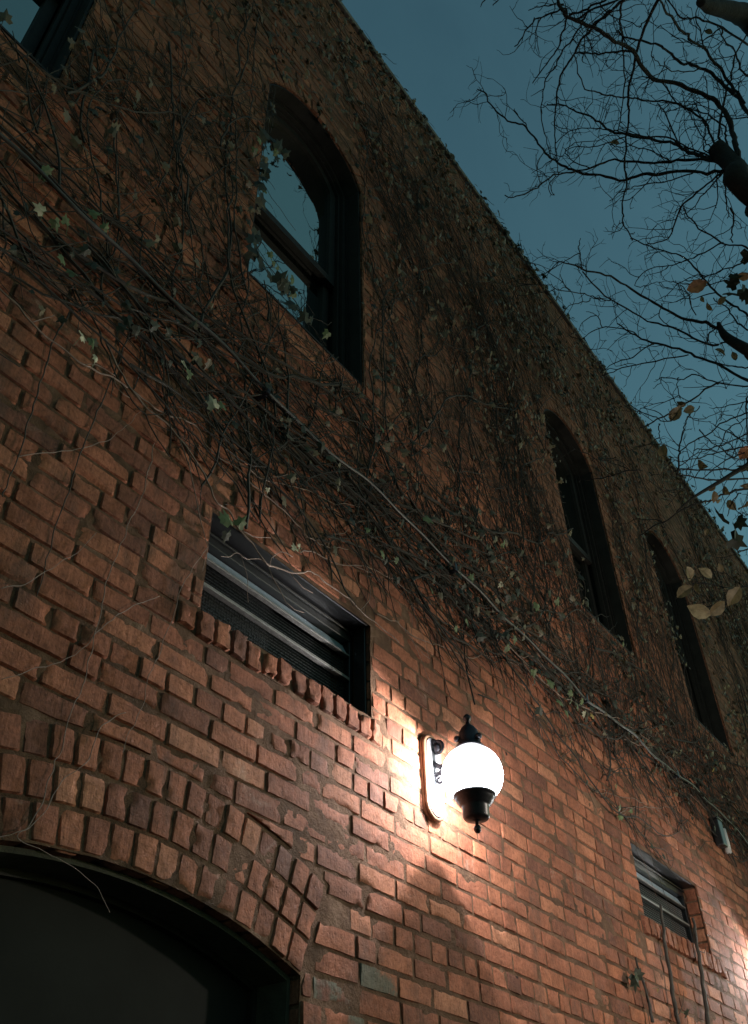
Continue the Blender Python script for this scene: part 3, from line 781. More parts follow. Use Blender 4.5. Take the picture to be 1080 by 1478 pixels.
    ld = bpy.data.lights.new('bulb', 'POINT'); ld.energy = LAMP_W; ld.color = (1.0, 0.96, 0.92); ld.shadow_soft_size = 0.011
    lo = bpy.data.objects.new('bulb', ld); COL.objects.link(lo); lo.parent = t; lo.location = (0, -LY, 0.52 * GR)
    return t
LAMP_W, POST_W = 270.0, 900.0
lp = CAM + ray(682, 1118) * ((D - LY) / ray(682, 1118)[1])
make_lantern((lp[0], 0, lp[2]), 'lit globe wall lantern with black cap and scroll bracket, between the two slit windows')
make_lantern((3.76 * D, 0, lp[2]), 'lit globe wall lantern further along the wall, beyond the right slit window')

# unseen post lamp, added to brighten the lower bricks and the undersides of the leaves
pl = tag(empty('fill_post_lamp', (4.8, -2.4, 0)), 'black post lamp with one round globe, added out of view to light the lower wall', 'added lamp')
b = MB(); b.lathe([(0.0, 0.0), (0.17, 0.0), (0.17, 0.06), (0.12, 0.10), (0.10, 0.45), (0.07, 0.52), (0.05, 0.60), (0.042, 2.55), (0.06, 2.58), (0.06, 2.62), (0.045, 2.66), (0.08, 2.74), (0.10, 2.78), (0.0, 2.78)], 24)
b.build('post', M['lamp_metal'], pl, True)
b = MB(); b.lathe([(0.17 * math.sin(s), 2.93 + 0.17 * math.cos(s)) for s in np.linspace(0.3, math.pi - 0.55, 32)], 40); b.build('globe', M['fill_globe'], pl, True)
b = MB(); b.lathe([(0.0, 3.08), (0.06, 3.09), (0.075, 3.11), (0.05, 3.14), (0.02, 3.19), (0.0, 3.24)], 20); b.build('cap', M['lamp_metal'], pl, True)
ld = bpy.data.lights.new('fill_bulb', 'POINT'); ld.energy = POST_W; ld.color = (1.0, 0.88, 0.74); ld.shadow_soft_size = 0.06
lo = bpy.data.objects.new('fill_bulb', ld); COL.objects.link(lo); lo.parent = pl; lo.location = (0, 0, 2.95)

# ------------------------------------------------------------------ vines
def smooth_path(P, sub=5):
    P = np.asarray(P, float); n = len(P)
    if n < 3: 
        return np.array([P[0] + (P[-1] - P[0]) * t for t in np.linspace(0, 1, sub * 2)])
    out = []
    for i in range(n - 1):
        p0, p1, p2, p3 = P[max(i-1, 0)], P[i], P[i+1], P[min(i+2, n-1)]
        for t in np.linspace(0, 1, sub, endpoint=False):
            out.append(0.5 * ((2*p1) + (-p0+p2)*t + (2*p0-5*p1+4*p2-p3)*t*t + (-p0+3*p1-3*p2+p3)*t**3))
    out.append(P[-1]); return np.array(out)

def ivy_leaf(mb, c, nrm, size, rot, mat_i=0, droop=0.25):
    out = [(0, -0.05), (0.28, -0.22), (0.52, 0.02), (0.34, 0.22), (0.42, 0.55), (0.16, 0.55), (0, 1.0), (-0.16, 0.55), (-0.42, 0.55), (-0.34, 0.22), (-0.52, 0.02), (-0.28, -0.22)]
    n = np.asarray(nrm, float); n /= np.linalg.norm(n)
    a = np.cross(n, (0.1, 0.2, 1.0)); a /= np.linalg.norm(a); b_ = np.cross(n, a)
    ca, sa = math.cos(rot), math.sin(rot)
    vs = []
    for x, y in [(0, 0.25)] + out:
        x2, y2 = x * ca - y * sa, x * sa + y * ca
        hgt = -droop * (abs(x) * 0.9 + y * y * 0.5)
        vs.append(np.asarray(c) + size * (a * x2 + b_ * y2 + n * hgt))
    m = len(out)
    mb.add(vs, [(0, 1 + k, 1 + (k + 1) % m) for k in range(m)], mat_i)

def oval_leaf(mb, c, nrm, size, rot, mat_i=0, curl=0.3):
    out = [(0, 0), (0.2, 0.15), (0.33, 0.42), (0.29, 0.68), (0.13, 0.9), (0, 1.06), (-0.13, 0.9), (-0.29, 0.68), (-0.33, 0.42), (-0.2, 0.15)]
    n = np.asarray(nrm, float); n /= np.linalg.norm(n)
    a = np.cross(n, (0.13, 0.27, 1.0)); a /= np.linalg.norm(a); b_ = np.cross(n, a)
    ca, sa = math.cos(rot), math.sin(rot)
    vs = []
    for x, y in [(0, 0.25), (0, 0.6)] + out:
        x2, y2 = x * ca - (y - .5) * sa, x * sa + (y - .5) * ca
        vs.append(np.asarray(c) + size * (a * x2 + b_ * y2 + n * (curl * (abs(x) * 1.3 - (y - .5) ** 2))))
    m = len(out)
    fs = [(0, 2, 3), (0, 3, 4), (0, 4, 1), (1, 4, 5), (1, 5, 6), (1, 6, 7), (1, 7, 8), (1, 8, 9), (1, 9, 10), (0, 1, 10), (0, 10, 11), (0, 11, 2)]
    mb.add(vs, fs, mat_i)

LEAVES = ['leaf_green', 'leaf_pale', 'leaf_dark', 'leaf_yellow']
def vine(px, label, r0=0.006, r1=0.003, off=0.022, pale=False, twigs=0.5, leaves=(), stray=0, group='ivy vines on the brick wall'):
    r0 *= 0.42; r1 *= 0.42; off *= 0.65
    pts = [on_wall(x, y, off) for x, y in px]
    P = smooth_path(pts, 9); n = len(P)
    L = np.r_[0, np.cumsum(np.linalg.norm(np.diff(P, axis=0), axis=1))]
    wob = np.stack([vnoise(P, 9, 5), vnoise(P, 7, 6), vnoise(P, 9, 7)], -1)
    wob += 0.5 * np.stack([vnoise(P, 28, 15), vnoise(P, 22, 16), vnoise(P, 28, 17)], -1)
    P = P + wob * np.array([0.013, 0.010, 0.013]); P[:, 1] = np.minimum(P[:, 1], -0.006 - r0)
    v = tag(empty('ivy_vine', tuple(P[0])), label, 'vine', group)
    o = np.array(P[0])
    b = MB()
    rad = np.linspace(r0, r1, n) * (1 + 0.25 * vnoise(P, 30, 8))
    b.tube(P - o, rad, 6)
    k = int(L[-1] * twigs * 10) if twigs > 0.2 else 0
    for _ in range(k):
        i = random.randrange(1, n - 1)
        T = P[i + 1] - P[i - 1]; T /= np.linalg.norm(T) + 1e-9
        ang = math.atan2(T[2], T[0]) + random.choice((-1, 1)) * random.uniform(0.4, 1.2)
        ln = random.uniform(0.05, 0.28) * (1 if random.random() < .7 else 1.8)
        q = [P[i]]; 
        for s in range(5):
            ang += random.gauss(0, 0.28)
            st = ln / 5
            q.append(q[-1] + np.array([st * math.cos(ang), random.uniform(-0.006, 0.003), st * math.sin(ang)]))
        q = np.array(q); q[:, 1] = np.minimum(q[:, 1], -0.006)
        b.tube(q - o, np.linspace(min(r1, 0.0028), 0.0012, 6), 4)
    b.build('stem', M['vine_pale' if pale else 'vine'], v, True)
    lv = MB()
    for (x, y, s, mi) in leaves:
        c = on_wall(x, y, off + 0.03)
        nr = np.array([random.uniform(-.4, .4), -1, random.uniform(-0.9, 0.2)])
        ivy_leaf(lv, c - o, nr, s * (0.95 if mi == 'leaf_dark' else 0.68), random.uniform(0, 6.28), LEAVES.index(mi), random.uniform(.1, .5))
        j = int(np.argmin(np.linalg.norm(P - c, axis=1)))
        dd = P[j] - c; dd *= min(1, .045 / (np.linalg.norm(dd) + 1e-9))
        lv.tube(np.array([c + dd, c + dd * .5 + np.array([0, -0.008, 0.004]), c]) - o, 0.0009, 4, LEAVES.index('leaf_green'))
    for _ in range(stray):
        i = random.randrange(n)
        c = P[i] + np.array([random.gauss(0, .05), -random.uniform(0.01, .05), random.gauss(0, .06)])
        ivy_leaf(lv, c - o, (random.uniform(-.6, .6), -1, random.uniform(-.9, .4)), random.uniform(.025, .055), random.uniform(0, 6.28), LEAVES.index(random.choice(('leaf_dark', 'leaf_dark', 'leaf_green'))), .3)
    if lv.n: lv.build('leaves', [M[k] for k in LEAVES], v)
    return v

vine([(0,420),(25,445),(60,480),(90,500),(115,520),(145,540),(165,548),(190,560),(215,580),(245,600),(280,613),(300,643),(327,667),(353,687),(380,713),(403,730),(430,757),(453,780),(480,787),(500,793)],
     'reddish vine running down across the left bricks to just above the left slit window', .0075, .004, .035, True, .35,
     [(118,484,.06,'leaf_pale'),(133,490,.05,'leaf_green'),(140,515,.04,'leaf_pale'),(310,587,.075,'leaf_pale'),(322,588,.06,'leaf_green'),(387,705,.03,'leaf_pale'),(265,522,.05,'leaf_pale'),(272,540,.06,'leaf_green')])
vine([(155,490),(165,520),(190,560),(215,590),(250,622),(285,670),(310,720),(333,743),(350,770),(367,787),(383,810),(403,818),(423,823),(443,822),(460,830),(480,847),(493,857),(520,880),(545,897),(575,925)],
     'pinkish vine hanging across the lintel of the left slit window', .009, .005, .04, True, .35,
     [(333,755,.085,'leaf_green'),(345,758,.07,'leaf_green'),(325,752,.06,'leaf_green'),(328,770,.04,'leaf_dark')])
vine([(318,800),(332,800),(345,799),(357,806),(372,806),(388,812),(403,820)], 'thin curling tendril inside the top left corner of the left slit window', .004, .0025, .03, True, .6)
vine([(432,797),(453,797),(473,807),(497,815),(527,815),(550,826),(580,845),(620,870)], 'pale vine with a white leaf at its tip, above the left slit window', .006, .0035, .035, True, .3,
     [(427,793,.05,'leaf_pale'),(432,790,.035,'leaf_pale')])
vine([(335,660),(360,680),(380,692),(400,697),(427,705),(453,712),(477,722),(507,730),(537,730)], 'pale thin vine lying level under the grey cable, above the left slit window', .005, .003, .03, True, .5)
vine([(567,470),(570,520),(580,553),(590,587),(595,610),(593,635),(573,648),(560,658)], 'hooked vine hanging below the arched window in the middle, bending back at its foot', .008, .004, .03, False, .4)
vine([(500,560),(530,615),(558,660),(573,700),(597,727),(630,773),(650,810),(680,840),(720,880),(750,905),(800,935),(860,985),(915,1050),(980,1120),(1060,1190)],
     'thick dark vine sloping from under the middle arched window to the lower right', .014, .010, .04, False, 1.2, [(725,843,.05,'leaf_pale'),(735,862,.05,'leaf_dark')], 14)
vine([(587,709),(610,744),(649,762),(693,783),(720,818),(750,857),(773,878),(794,884),(815,891),(835,881),(856,901),(880,928),(930,982),(990,1050),(1062,1128)],
     'dark leafy vine passing along the foot of the tall arched windows on the right', .013, .009, .05, False, 1.3, [(795,888,.05,'leaf_dark'),(1030,1113,.05,'leaf_yellow')], 26)
vine([(470,770),(520,790),(560,807),(578,813),(604,866),(637,896),(670,910),(693,931),(720,946),(753,961),(790,1000),(820,1050)],
     'dark leafy vine dipping below the grey cable, left of the glowing lantern top', .010, .006, .04, False, 1.2, [(575,810,.05,'leaf_green'),(660,908,.05,'leaf_green')], 18)
vine([(545,885),(560,894),(584,904),(604,918),(634,931),(676,949),(699,944),(726,952),(753,961),(779,952)], 'thin pale vine crossing the bricks above the lantern', .005, .003, .025, True, .4)
vine([(730,930),(775,975),(820,1010),(867,1031),(896,1037),(914,1053),(932,1065),(944,1065),(950,1058)], 'vine with yellow and green leaves hanging on the cable right of the lantern', .008, .005, .045, True, .5,
     [(857,1033,.06,'leaf_yellow'),(835,1020,.07,'leaf_green'),(842,1012,.06,'leaf_green'),(825,1012,.06,'leaf_green'),(845,1028,.06,'leaf_pale'),(826,1000,.06,'leaf_green'),(735,935,.06,'leaf_green'),(745,925,.06,'leaf_green')])
vine([(900,1065),(929,1079),(950,1080),(964,1092),(979,1113),(994,1142),(1030,1180)], 'looping vine between the cable and the foot of the rightmost arched window', .007, .005, .04, True, .5)
vine([(893,1175),(911,1167),(929,1164),(950,1167),(975,1162)], 'short pale twig lying above the right slit window', .005, .003, .03, True, .6)
vine([(858,1142),(880,1146),(902,1151),(935,1160),(965,1185)], 'thin vine trailing to the upper left of the right slit window', .004, .003, .025, True, .5)
vine([(760,1010),(778,1045),(805,1086),(850,1133),(880,1157),(930,1210),(980,1270)], 'dark vine standing in for a diffuse vine shadow, from the lantern towards the right slit window', .009, .006, .02, False, 1.6, (), 8)  # stem laid where a vine's shadow falls on the bricks
vine([(245,60),(250,150),(253,206),(257,247),(267,289),(281,328),(292,356),(294,381),(289,414),(274,433)], 'dark curving vine left of the middle arched window, hooked at its foot', .012, .006, .03, False, .7)
vine([(372,20),(367,75),(363,150),(355,195),(345,210),(320,215),(292,212)], 'dark vine bending to the left beside the top of the middle arched window', .010, .005, .03, False, .6)
vine([(165,160),(169,233),(170,306),(183,315),(197,325),(205,340),(203,380),(215,400),(228,455),(231,497),(236,550),(250,610),(275,660),(300,690)],
     'long dark vine dropping past the cable to the corner of the left slit window', .010, .006, .025, False, .6, [(66,247,.06,'leaf_green'),(140,310,.06,'leaf_green'),(150,330,.05,'leaf_green')])
vine([(20,350),(60,385),(95,400),(120,430),(144,470),(150,497),(167,539),(190,580),(215,610),(245,660)], 'dark vine with small green leaves crossing at the left end of the cable', .009, .005, .03, False, .6,
     [(62,305,.06,'leaf_pale'),(80,318,.06,'leaf_green'),(95,322,.05,'leaf_green'),(92,375,.06,'leaf_green'),(108,395,.06,'leaf_green'),(60,250,.06,'leaf_green')])
vine([(225,640),(200,720),(185,760),(170,800),(150,860),(140,907),(130,946),(119,990),(101,1036),(86,1083),(75,1109),(62,1153),(45,1190),(20,1207),(0,1212)],
     'long thin tendril running down the left bricks to the top of the door arch', .0035, .0025, .014, True, .15)
vine([(300,790),(262,850),(240,925),(218,974),(207,1005),(192,1049),(179,1086)], 'short thin tendril dropping from the sill of the left slit window', .003, .002, .013, True, .1)
vine([(230,860),(181,883),(155,899),(120,935),(60,965),(0,985)], 'thin tendril slanting across the bricks at the far left', .003, .002, .013, True, .1)
vine([(179,1030),(145,1054),(130,1085),(111,1111),(85,1143),(60,1180),(30,1212),(90,1240),(135,1270),(155,1310)], 'thin tendril looping over the rim of the dark door arch', .003, .0018, .016, True, .1)
vine([(0,850),(45,835),(95,812),(140,770)], 'faint tendril rising from the left edge beside the slit window', .003, .002, .013, True, .1)
vine([(25,654),(90,650),(150,640),(180,620),(205,590)], 'nearly level tendril on the bricks at upper left below the cable', .003, .002, .013, True, .1)
vine([(100,450),(75,500),(58,560),(40,610),(20,670),(0,720)], 'dark straight stem hanging down the bricks at the left edge', .006, .004, .012, False, .1)
vine([(190,470),(165,540),(130,620),(100,700),(70,800),(50,860)], 'dark straight stem hanging down left of the long thin tendril', .006, .003, .012, False, .1)
vine([(978,1478),(972,1440),(966,1400),(960,1360),(957,1330),(957,1308)], 'cut vine stem standing in front of the right slit window', .024, .018, .05, False, .25)
vine([(1021,1478),(1017,1440),(1012,1400),(1007,1370),(1003,1345),(1000,1325)], 'knobbly vine stem climbing past the right corner of the right slit window', .028, .018, .05, False, .5)
vine([(942,1478),(936,1450),(930,1420),(923,1395),(918,1380)], 'vine stem ending in one round dark leaf below the right slit window', .018, .010, .04, False, .3, [(918,1410,.075,'leaf_dark'),(917,1412,.07,'leaf_dark'),(919,1408,.07,'leaf_dark'),(951,1427,.045,'leaf_yellow'),(990,1465,.05,'leaf_dark')])
vine([(360,300),(366,330),(372,365),(395,395),(420,430),(440,460),(470,500)], 'dark leafy sprig fringing the lower left edge of the middle arched window', .006, .004, .03, False, 1.0,
     [(372,335,.09,'leaf_dark'),(366,350,.08,'leaf_dark'),(378,345,.07,'leaf_dark'),(360,362,.08,'leaf_dark'),(380,385,.08,'leaf_dark'),(400,408,.09,'leaf_dark'),(410,418,.08,'leaf_dark'),(425,440,.07,'leaf_dark'),(440,462,.07,'leaf_dark'),(392,400,.07,'leaf_dark'),(415,412,.07,'leaf_dark')], 14)
vine([(385,160),(384,190),(380,225),(376,260),(372,290)], 'dark leafy sprig fringing the upper left edge of the middle arched window', .006, .004, .03, False, 1.0,
     [(385,200,.08,'leaf_dark'),(395,205,.08,'leaf_dark'),(402,215,.08,'leaf_dark'),(410,222,.06,'leaf_dark'),(382,245,.09,'leaf_dark'),(388,250,.07,'leaf_dark'),(380,265,.08,'leaf_dark'),(376,285,.08,'leaf_dark')], 6)

# level grey cable clipped along the wall
b = MB()
xs_ = np.arange(-2.3, 16.5, 0.12)
cab = []
for x in xs_:
    z = np.interp(x, [-2.3, 0.5, 1.0, 1.6, 2.5, 3.1, 3.6, 4.4, 5.8, 6.8, 7.3, 16.5], [2.78, 2.80, 2.80, 2.74, 2.72, 2.69, 2.64, 2.58, 2.60, 2.58, 2.45, 2.40])
    cab.append((x, -0.05 + 0.006 * math.sin(x * 7.1), EYE + z + 0.012 * math.sin(x * 5.3) + 0.008 * math.sin(x * 13.7)))
P = smooth_path(cab, 3)
c0 = np.array(P[0]); b.tube(P - c0, 0.0072, 8)
cb = tag(empty('wall_cable', tuple(c0)), 'grey cable strung level along the brick wall through the ivy', 'cable')
b.build('cable_run', M['cable'], cb, True)
for x in np.arange(0.4, 12, 1.35):
    i = int(np.argmin(np.abs(P[:, 0] - x))); q = P[i] - c0
    k = MB(); k.bevbox((q[0] - .009, q[1] - .014, q[2] - .026), (q[0] + .012, q[1] + .0485, q[2] - .016), .002); k.bevbox((q[0] - .009, q[1] - .017, q[2] - .026), (q[0] + .012, q[1] - .0155, q[2] + .02), .002)
    k.build('clip', M['lamp_metal'], cb)

# small electrical box under the cable
q = on_wall(1034, 1212, 0)
ub = tag(empty('electrical_box', tuple(q)), 'small dark electrical box with a white pipe stub, under the cable at the right edge', 'utility box')
b = MB(); b.bevbox((-0.06, -0.06, -0.06), (0.03, -0.004, 0.12), .006); b.build('box', M['steel'], ub)
b = MB(); b.bevbox((-0.064, -0.066, 0.1205), (0.034, -0.002, 0.132), .004); b.build('lid', M['steel'], ub)
b = MB(); b.tube([(0.075, -0.04, -0.08), (0.075, -0.042, 0.0), (0.072, -0.04, 0.085)], .022, 10); b.build('pipe_stub', M['white'], ub, True)

# the mat of leafless ivy over the upper wall
def in_open(x, z):
    for xw in WINS:
        if abs(x - xw) < WIN_HALF - 0.03 and WIN_BOT < z < WIN_SPR + 0.15: return True
    for v in VENTS:
        if v['x0'] < x < v['x1'] and v['z0'] < z < v['z1']: return True
    return False
def grow(mb, x, z, ang, ln, r, depth, up_bias):
    st = 0.075; n = max(3, int(ln / st)); pts = []
    y = -random.uniform(0.004, 0.03) - r
    low = EYE + random.gauss(2.12, 0.15)
    for i in range(n):
        if in_open(x, z) or z > ZTOP + 0.12 or z < low + 0.12 * math.sin(x * 2.3) + 0.10 * math.sin(x * 7.1 + 1): break
        pts.append((x, y, z))
        y = min(-r - 0.002, y + random.gauss(0, 0.005)); y = max(y, -0.04)
        ang += random.gauss(0, 0.16) + (up_bias - ang) * 0.04
        x += st * math.cos(ang); z += st * math.sin(ang)
        if depth > 0 and random.random() < 0.36:
            grow(mb, x, z, ang + random.choice((-1, 1)) * random.uniform(0.45, 1.15), random.uniform(0.15, 0.75) * (1 if depth > 1 else .5), r * 0.55, depth - 1, up_bias)
    if len(pts) > 2: mb.tube(pts, np.linspace(r, max(r * 0.45, 0.0012), len(pts)), 4, 0, False)
tw = MB()
for i in range(430):
    x = XL + (XR - XL) * random.random() if i % 3 else random.uniform(-0.5, 7)
    z = EYE + random.uniform(2.0, 3.6) + (0 if random.random() < .65 else random.uniform(0, 3))
    a = math.pi / 2 + random.gauss(0, 0.35)
    grow(tw, x, z, a, random.uniform(1.2, 6.0), random.uniform(0.0025, 0.0062), 2, math.pi / 2 + random.gauss(0, .15))
for i in range(52):
    grow(tw, random.uniform(-2.3, 13), EYE + random.gauss(2.62, 0.22), random.gauss(0, .12), random.uniform(1.0, 4.5), random.uniform(.003, .008), 2, 0.0)
for i in range(26):
    grow(tw, random.uniform(-0.8, 3.2), EYE + random.gauss(2.66, 0.26), random.gauss(-.06, .07), random.uniform(1.2, 4.0), random.uniform(.003, .0075), 2, -0.05)
for i in range(40):
    grow(tw, random.uniform(0.6, 9.5), EYE + random.gauss(2.62, 0.10), random.gauss(-.03, .09), random.uniform(1.0, 3.5), random.uniform(.003, .0085), 2, -0.03)
tag(tw.build('ivy_twigs', M['twig']), 'tangle of bare ivy twigs clinging over the upper brick wall', 'ivy', kind='stuff')
lt = MB()
for i in range(24000):
    x = random.uniform(XL, XR); t = random.random() ** 0.75
    z = EYE + 2.25 + (ZTOP + 0.06 - EYE - 2.25) * t
    if vnoise(np.array([[x, 0, z]]), 1.6, 9)[0] + 0.6 * t + random.uniform(-.5, .5) < 0.25: continue
    if in_open(x, z): continue
    s = random.uniform(0.018, 0.052)
    ivy_leaf(lt, (x, -random.uniform(0.012, 0.06), z), (random.uniform(-.8, .8), -1, random.uniform(-.9, .9)), s, random.uniform(0, 6.28), 0 if random.random() < .75 else 1, random.uniform(.1, .6))
for i in range(420):
    x = random.uniform(0.2, 10); z = EYE + 2.62 + random.gauss(-.05, .13)
    if vnoise(np.array([[x, 0, 0]]), 2.2, 14)[0] < 0.05 and random.random() < .75: continue
    ivy_leaf(lt, (x, -random.uniform(0.02, 0.09), z), (random.uniform(-.8, .8), -1, random.uniform(-.9, .6)), random.uniform(.02, .045), random.uniform(0, 6.28), random.choice((0, 1, 1, 1)), .4)
for i in range(420):                                             # fringe along the coping
    x = random.uniform(XL, XR)
    if vnoise(np.array([[x, 0, 0]]), 1.1, 12)[0] < 0.15 and random.random() < .9: continue
    z = ZTOP + random.uniform(-.05, .13)
    ivy_leaf(lt, (x, -random.uniform(0.03, 0.08), z), (random.uniform(-.8, .8), -1, random.uniform(-.9, .9)), random.uniform(.04, .085), random.uniform(0, 6.28), 1, .3)
    if random.random() < .3:
        q = [(x, -.04, z)]
        a = random.uniform(.3, 2.8)
        for s in range(4): a += random.gauss(0, .4); q.append((q[-1][0] + .05 * math.cos(a), q[-1][1] - .005, q[-1][2] + .05 * math.sin(a)))
        lt.tube(q, .0022, 3, 1, False)
tag(lt.build('withered_leaves', [M['litter'], M['leaf_dark']]), 'withered dark ivy leaves scattered over the upper wall and roof edge', 'leaves', kind='stuff')

# ------------------------------------------------------------------ the bare tree
tree = tag(empty('bare_tree', (6.2, -3.3, 0)), 'nearly bare tree at upper right with dark lopped limbs and a few dry leaves', 'tree')
TO = np.array([6.2, -3.3, 0.0])
def dep(px, py):
    return 6.5 + 0.55 * math.sin(px * 0.011 + 0.7) * math.cos(py * 0.009) + 0.35 * math.sin(py * 0.017 + px * 0.006)
PXM = 6.5 / F                                                    # metres per photo pixel at the tree
def branch(mb, px, r0, r1, drift=0.0, spur=1.0, twig=1.0, sides=6):
    n0 = len(px)
    pts = [at_depth(x, y, dep(x, y) + drift * (k / (n0 - 1)) ** 1.3) for k, (x, y) in enumerate(px)]
    P = smooth_path(pts, 5)
    P[1:-1] += np.stack([vnoise(P, 6, 21), vnoise(P, 6, 22), vnoise(P, 6, 23)], -1)[1:-1] * 0.016 + np.stack([vnoise(P, 24, 25), vnoise(P, 24, 26), vnoise(P, 24, 27)], -1)[1:-1] * 0.011
    n = len(P)
    rad = np.linspace(r0, r1, n) * PXM * (1 + 0.18 * vnoise(P, 25, 24))
    mb.tube(P - TO, rad, sides)
    L = np.linalg.norm(P[-1] - P[0])
    def side(i, ln, r, lvl):
        T = P[min(i + 1, n - 1)] - P[max(i - 1, 0)]; T /= np.linalg.norm(T) + 1e-9
        d = np.array([random.gauss(0, 1) for _ in range(3)]); d -= T * (d @ T); d /= np.linalg.norm(d) + 1e-9
        dv = T * random.uniform(0.25, 0.9) + d * 0.9; dv /= np.linalg.norm(dv)
        twig_grow(P[i], dv, ln, r, lvl)
    def twig_grow(p, dv, ln, r, lvl):
        k = max(3, int(ln / 0.04)); q = [np.array(p)]
        for s in range(k):
            dv = dv + np.array([random.gauss(0, .25) for _ in range(3)]) + np.array([0, 0, 0.03]); dv /= np.linalg.norm(dv)
            nx = q[-1] + dv * ln / k
            if nx[1] > -0.06: nx[1] = -0.06
            q.append(nx)
            if lvl > 0 and random.random() < 0.33:
                d = np.array([random.gauss(0, 1) for _ in range(3)]); d -= dv * (d @ dv); d /= np.linalg.norm(d) + 1e-9
                w = dv * .6 + d * .8
                twig_grow(q[-1], w / np.linalg.norm(w), ln * random.uniform(.15, .5), r * .7, lvl - 1)
        mb.tube(np.array(q) - TO, np.linspace(r, r * .55, len(q)), 4)
    for _ in range(int(L * 9 * spur)): side(random.randrange(2, n), random.uniform(.02, .06), 0.0026, 0)
    for _ in range(int(L * 8 * twig)): side(random.randrange(3, n), random.uniform(.10, .45), 0.0033, 2)
    return P

tr = MB()
j1, j2, j3, j4 = at_depth(1080, 275, dep(1080, 275)), at_depth(1080, 25, dep(1080, 25)), at_depth(1080, 506, dep(1080, 506)), at_depth(1080, 690, dep(1080, 690))
trunk_top = np.array([6.05, -3.05, 5.0])
P = smooth_path([(6.2, -3.3, -0.15), (6.18, -3.25, 0.25), (6.22, -3.2, 1.8), (6.12, -3.12, 3.4), trunk_top, (5.7, -2.7, 6.1), (5.1, -2.35, 6.9), j1 + (j1 - at_depth(1063, 244, dep(1063, 244))) * 0.6], 8)
tr.tube(P - TO, np.interp(np.linspace(0, 1, len(P)), [0, .05, .3, .55, 1], [.34, .24, .19, .17, .092]), 14)
trunk = tr.build('trunk', M['bark'], tree, True)
# limb one: the lopped limb with its stub
l1 = MB()
P = smooth_path([(5.7, -2.7, 6.1), (5.1, -2.35, 6.9), at_depth(1080, 275, dep(1080, 275)), at_depth(1063, 244, dep(1063, 244)), at_depth(1046, 226, dep(1046, 226)), at_depth(1033, 212, dep(1033, 212) - .05)], 6)
l1.tube(P - TO, np.interp(np.linspace(0, 1, len(P)), [0, .4, .7, .9, 1], [.10, .085, .068, .068, .062]) * (1 + .1 * vnoise(P, 12, 31)), 12)
limb1 = l1.build('limb', M['bark'], tree, True); limb1['label'] = 'thick lopped limb with a blunt sawn end'
t1 = MB()
for px, r0, r1, dr in [
    ([(1070,262),(1066,235),(1062,208),(1057,183),(1044,156),(1022,140),(973,120),(939,110),(914,75),(880,54),(838,35),(814,18),(802,0),(790,-25)], 4.2, 1.8, -.3),
    ([(1045,246),(1002,248),(945,251),(920,252),(900,257),(880,256),(842,250),(810,238),(794,227),(777,207),(759,185),(731,175),(710,152),(702,138),(688,131)], 2.6, .9, .5),
    ([(759,185),(752,170),(743,157)], .9, .6, .1), ([(830,248),(802,253),(788,262),(757,282),(741,286),(729,282)], 1.3, .7, .2),
    ([(802,253),(794,265),(793,278),(800,282)], .8, .5, .1),
    ([(1045,234),(1022,231),(967,232),(927,235),(880,233),(853,243),(830,246)], 2.6, 1.1, .2),
    ([(1040,232),(1018,228),(1000,222),(981,211),(957,203),(906,195),(880,190),(863,175),(834,160),(806,150),(790,150)], 3.2, .9, .6),
    ([(981,211),(968,200),(930,199),(890,188)], 1.6, .8, -.2),
    ([(1035,228),(1014,222),(979,203),(967,173),(951,150)], 1.6, .8, .2),
    ([(1042,222),(1032,205),(1022,180),(1005,165),(975,148),(945,145),(921,143),(900,142),(880,140),(863,134),(840,122),(828,78)], 1.8, .8, -.4),
    ([(1055,230),(1049,200),(1049,183),(1022,167),(982,150),(955,118),(921,112)], 1.6, .8, .3),
    ([(1046,246),(1014,270),(988,294),(974,330),(961,344),(933,353)], 1.6, .8, -.2), ([(1044,248),(1020,275),(1005,292),(985,310)], 1.2, .6, .2),
    ([(1045,250),(1046,290),(1050,315)], 1.2, .7, .1), ([(1036,250),(1036,280),(1034,300)], 1.0, .6, -.1),
    ([(1040,203),(1042,162),(1053,122),(1063,81),(1080,45)], 1.8, 1.2, .3),
    ([(1040,222),(1026,212),(1012,195),(1000,170),(990,150),(985,130)], 1.0, .6, .3), ([(1036,224),(1015,218),(1018,195),(1022,170),(1022,140),(1018,110)], 1.0, .6, -.3),
    ([(967,232),(945,222),(915,212),(895,200),(870,195)], 1.1, .6, .4), ([(1002,248),(975,258),(950,262),(925,265),(905,275),(880,290)], 1.1, .6, -.3),
    ([(945,251),(930,270),(912,285),(895,290)], .9, .6, .3),
    ([(853,243),(830,235),(815,222),(822,212),(870,200)], .9, .6, .2),
    ([(880,190),(860,185),(835,188),(815,195),(803,205)], .9, .6, .2), ([(906,195),(880,208),(850,213),(825,215),(812,225)], .9, .6, .3)]:
    branch(t1, px, r0, r1, dr)
t1.build('twigs', M['bark'], limb1, True)
l2 = MB()
P = smooth_path([trunk_top, (5.4, -2.9, 6.6), (4.6, -2.65, 7.7), at_depth(1100, 45, dep(1080, 25)), at_depth(1080, 25, dep(1080, 25)), at_depth(1053, 15, dep(1053, 15)), at_depth(1028, 10, dep(1028, 10)), at_depth(1011, 3, dep(1010, 3))], 6)
l2.tube(P - TO, np.interp(np.linspace(0, 1, len(P)), [0, .4, .65, .85, 1], [.13, .10, .072, .048, .03]) * (1 + .12 * vnoise(P, 12, 32)), 12)
limb2 = l2.build('limb', M['bark'], tree, True); limb2['label'] = 'thick dark limb entering at the top right corner'
t2 = MB()
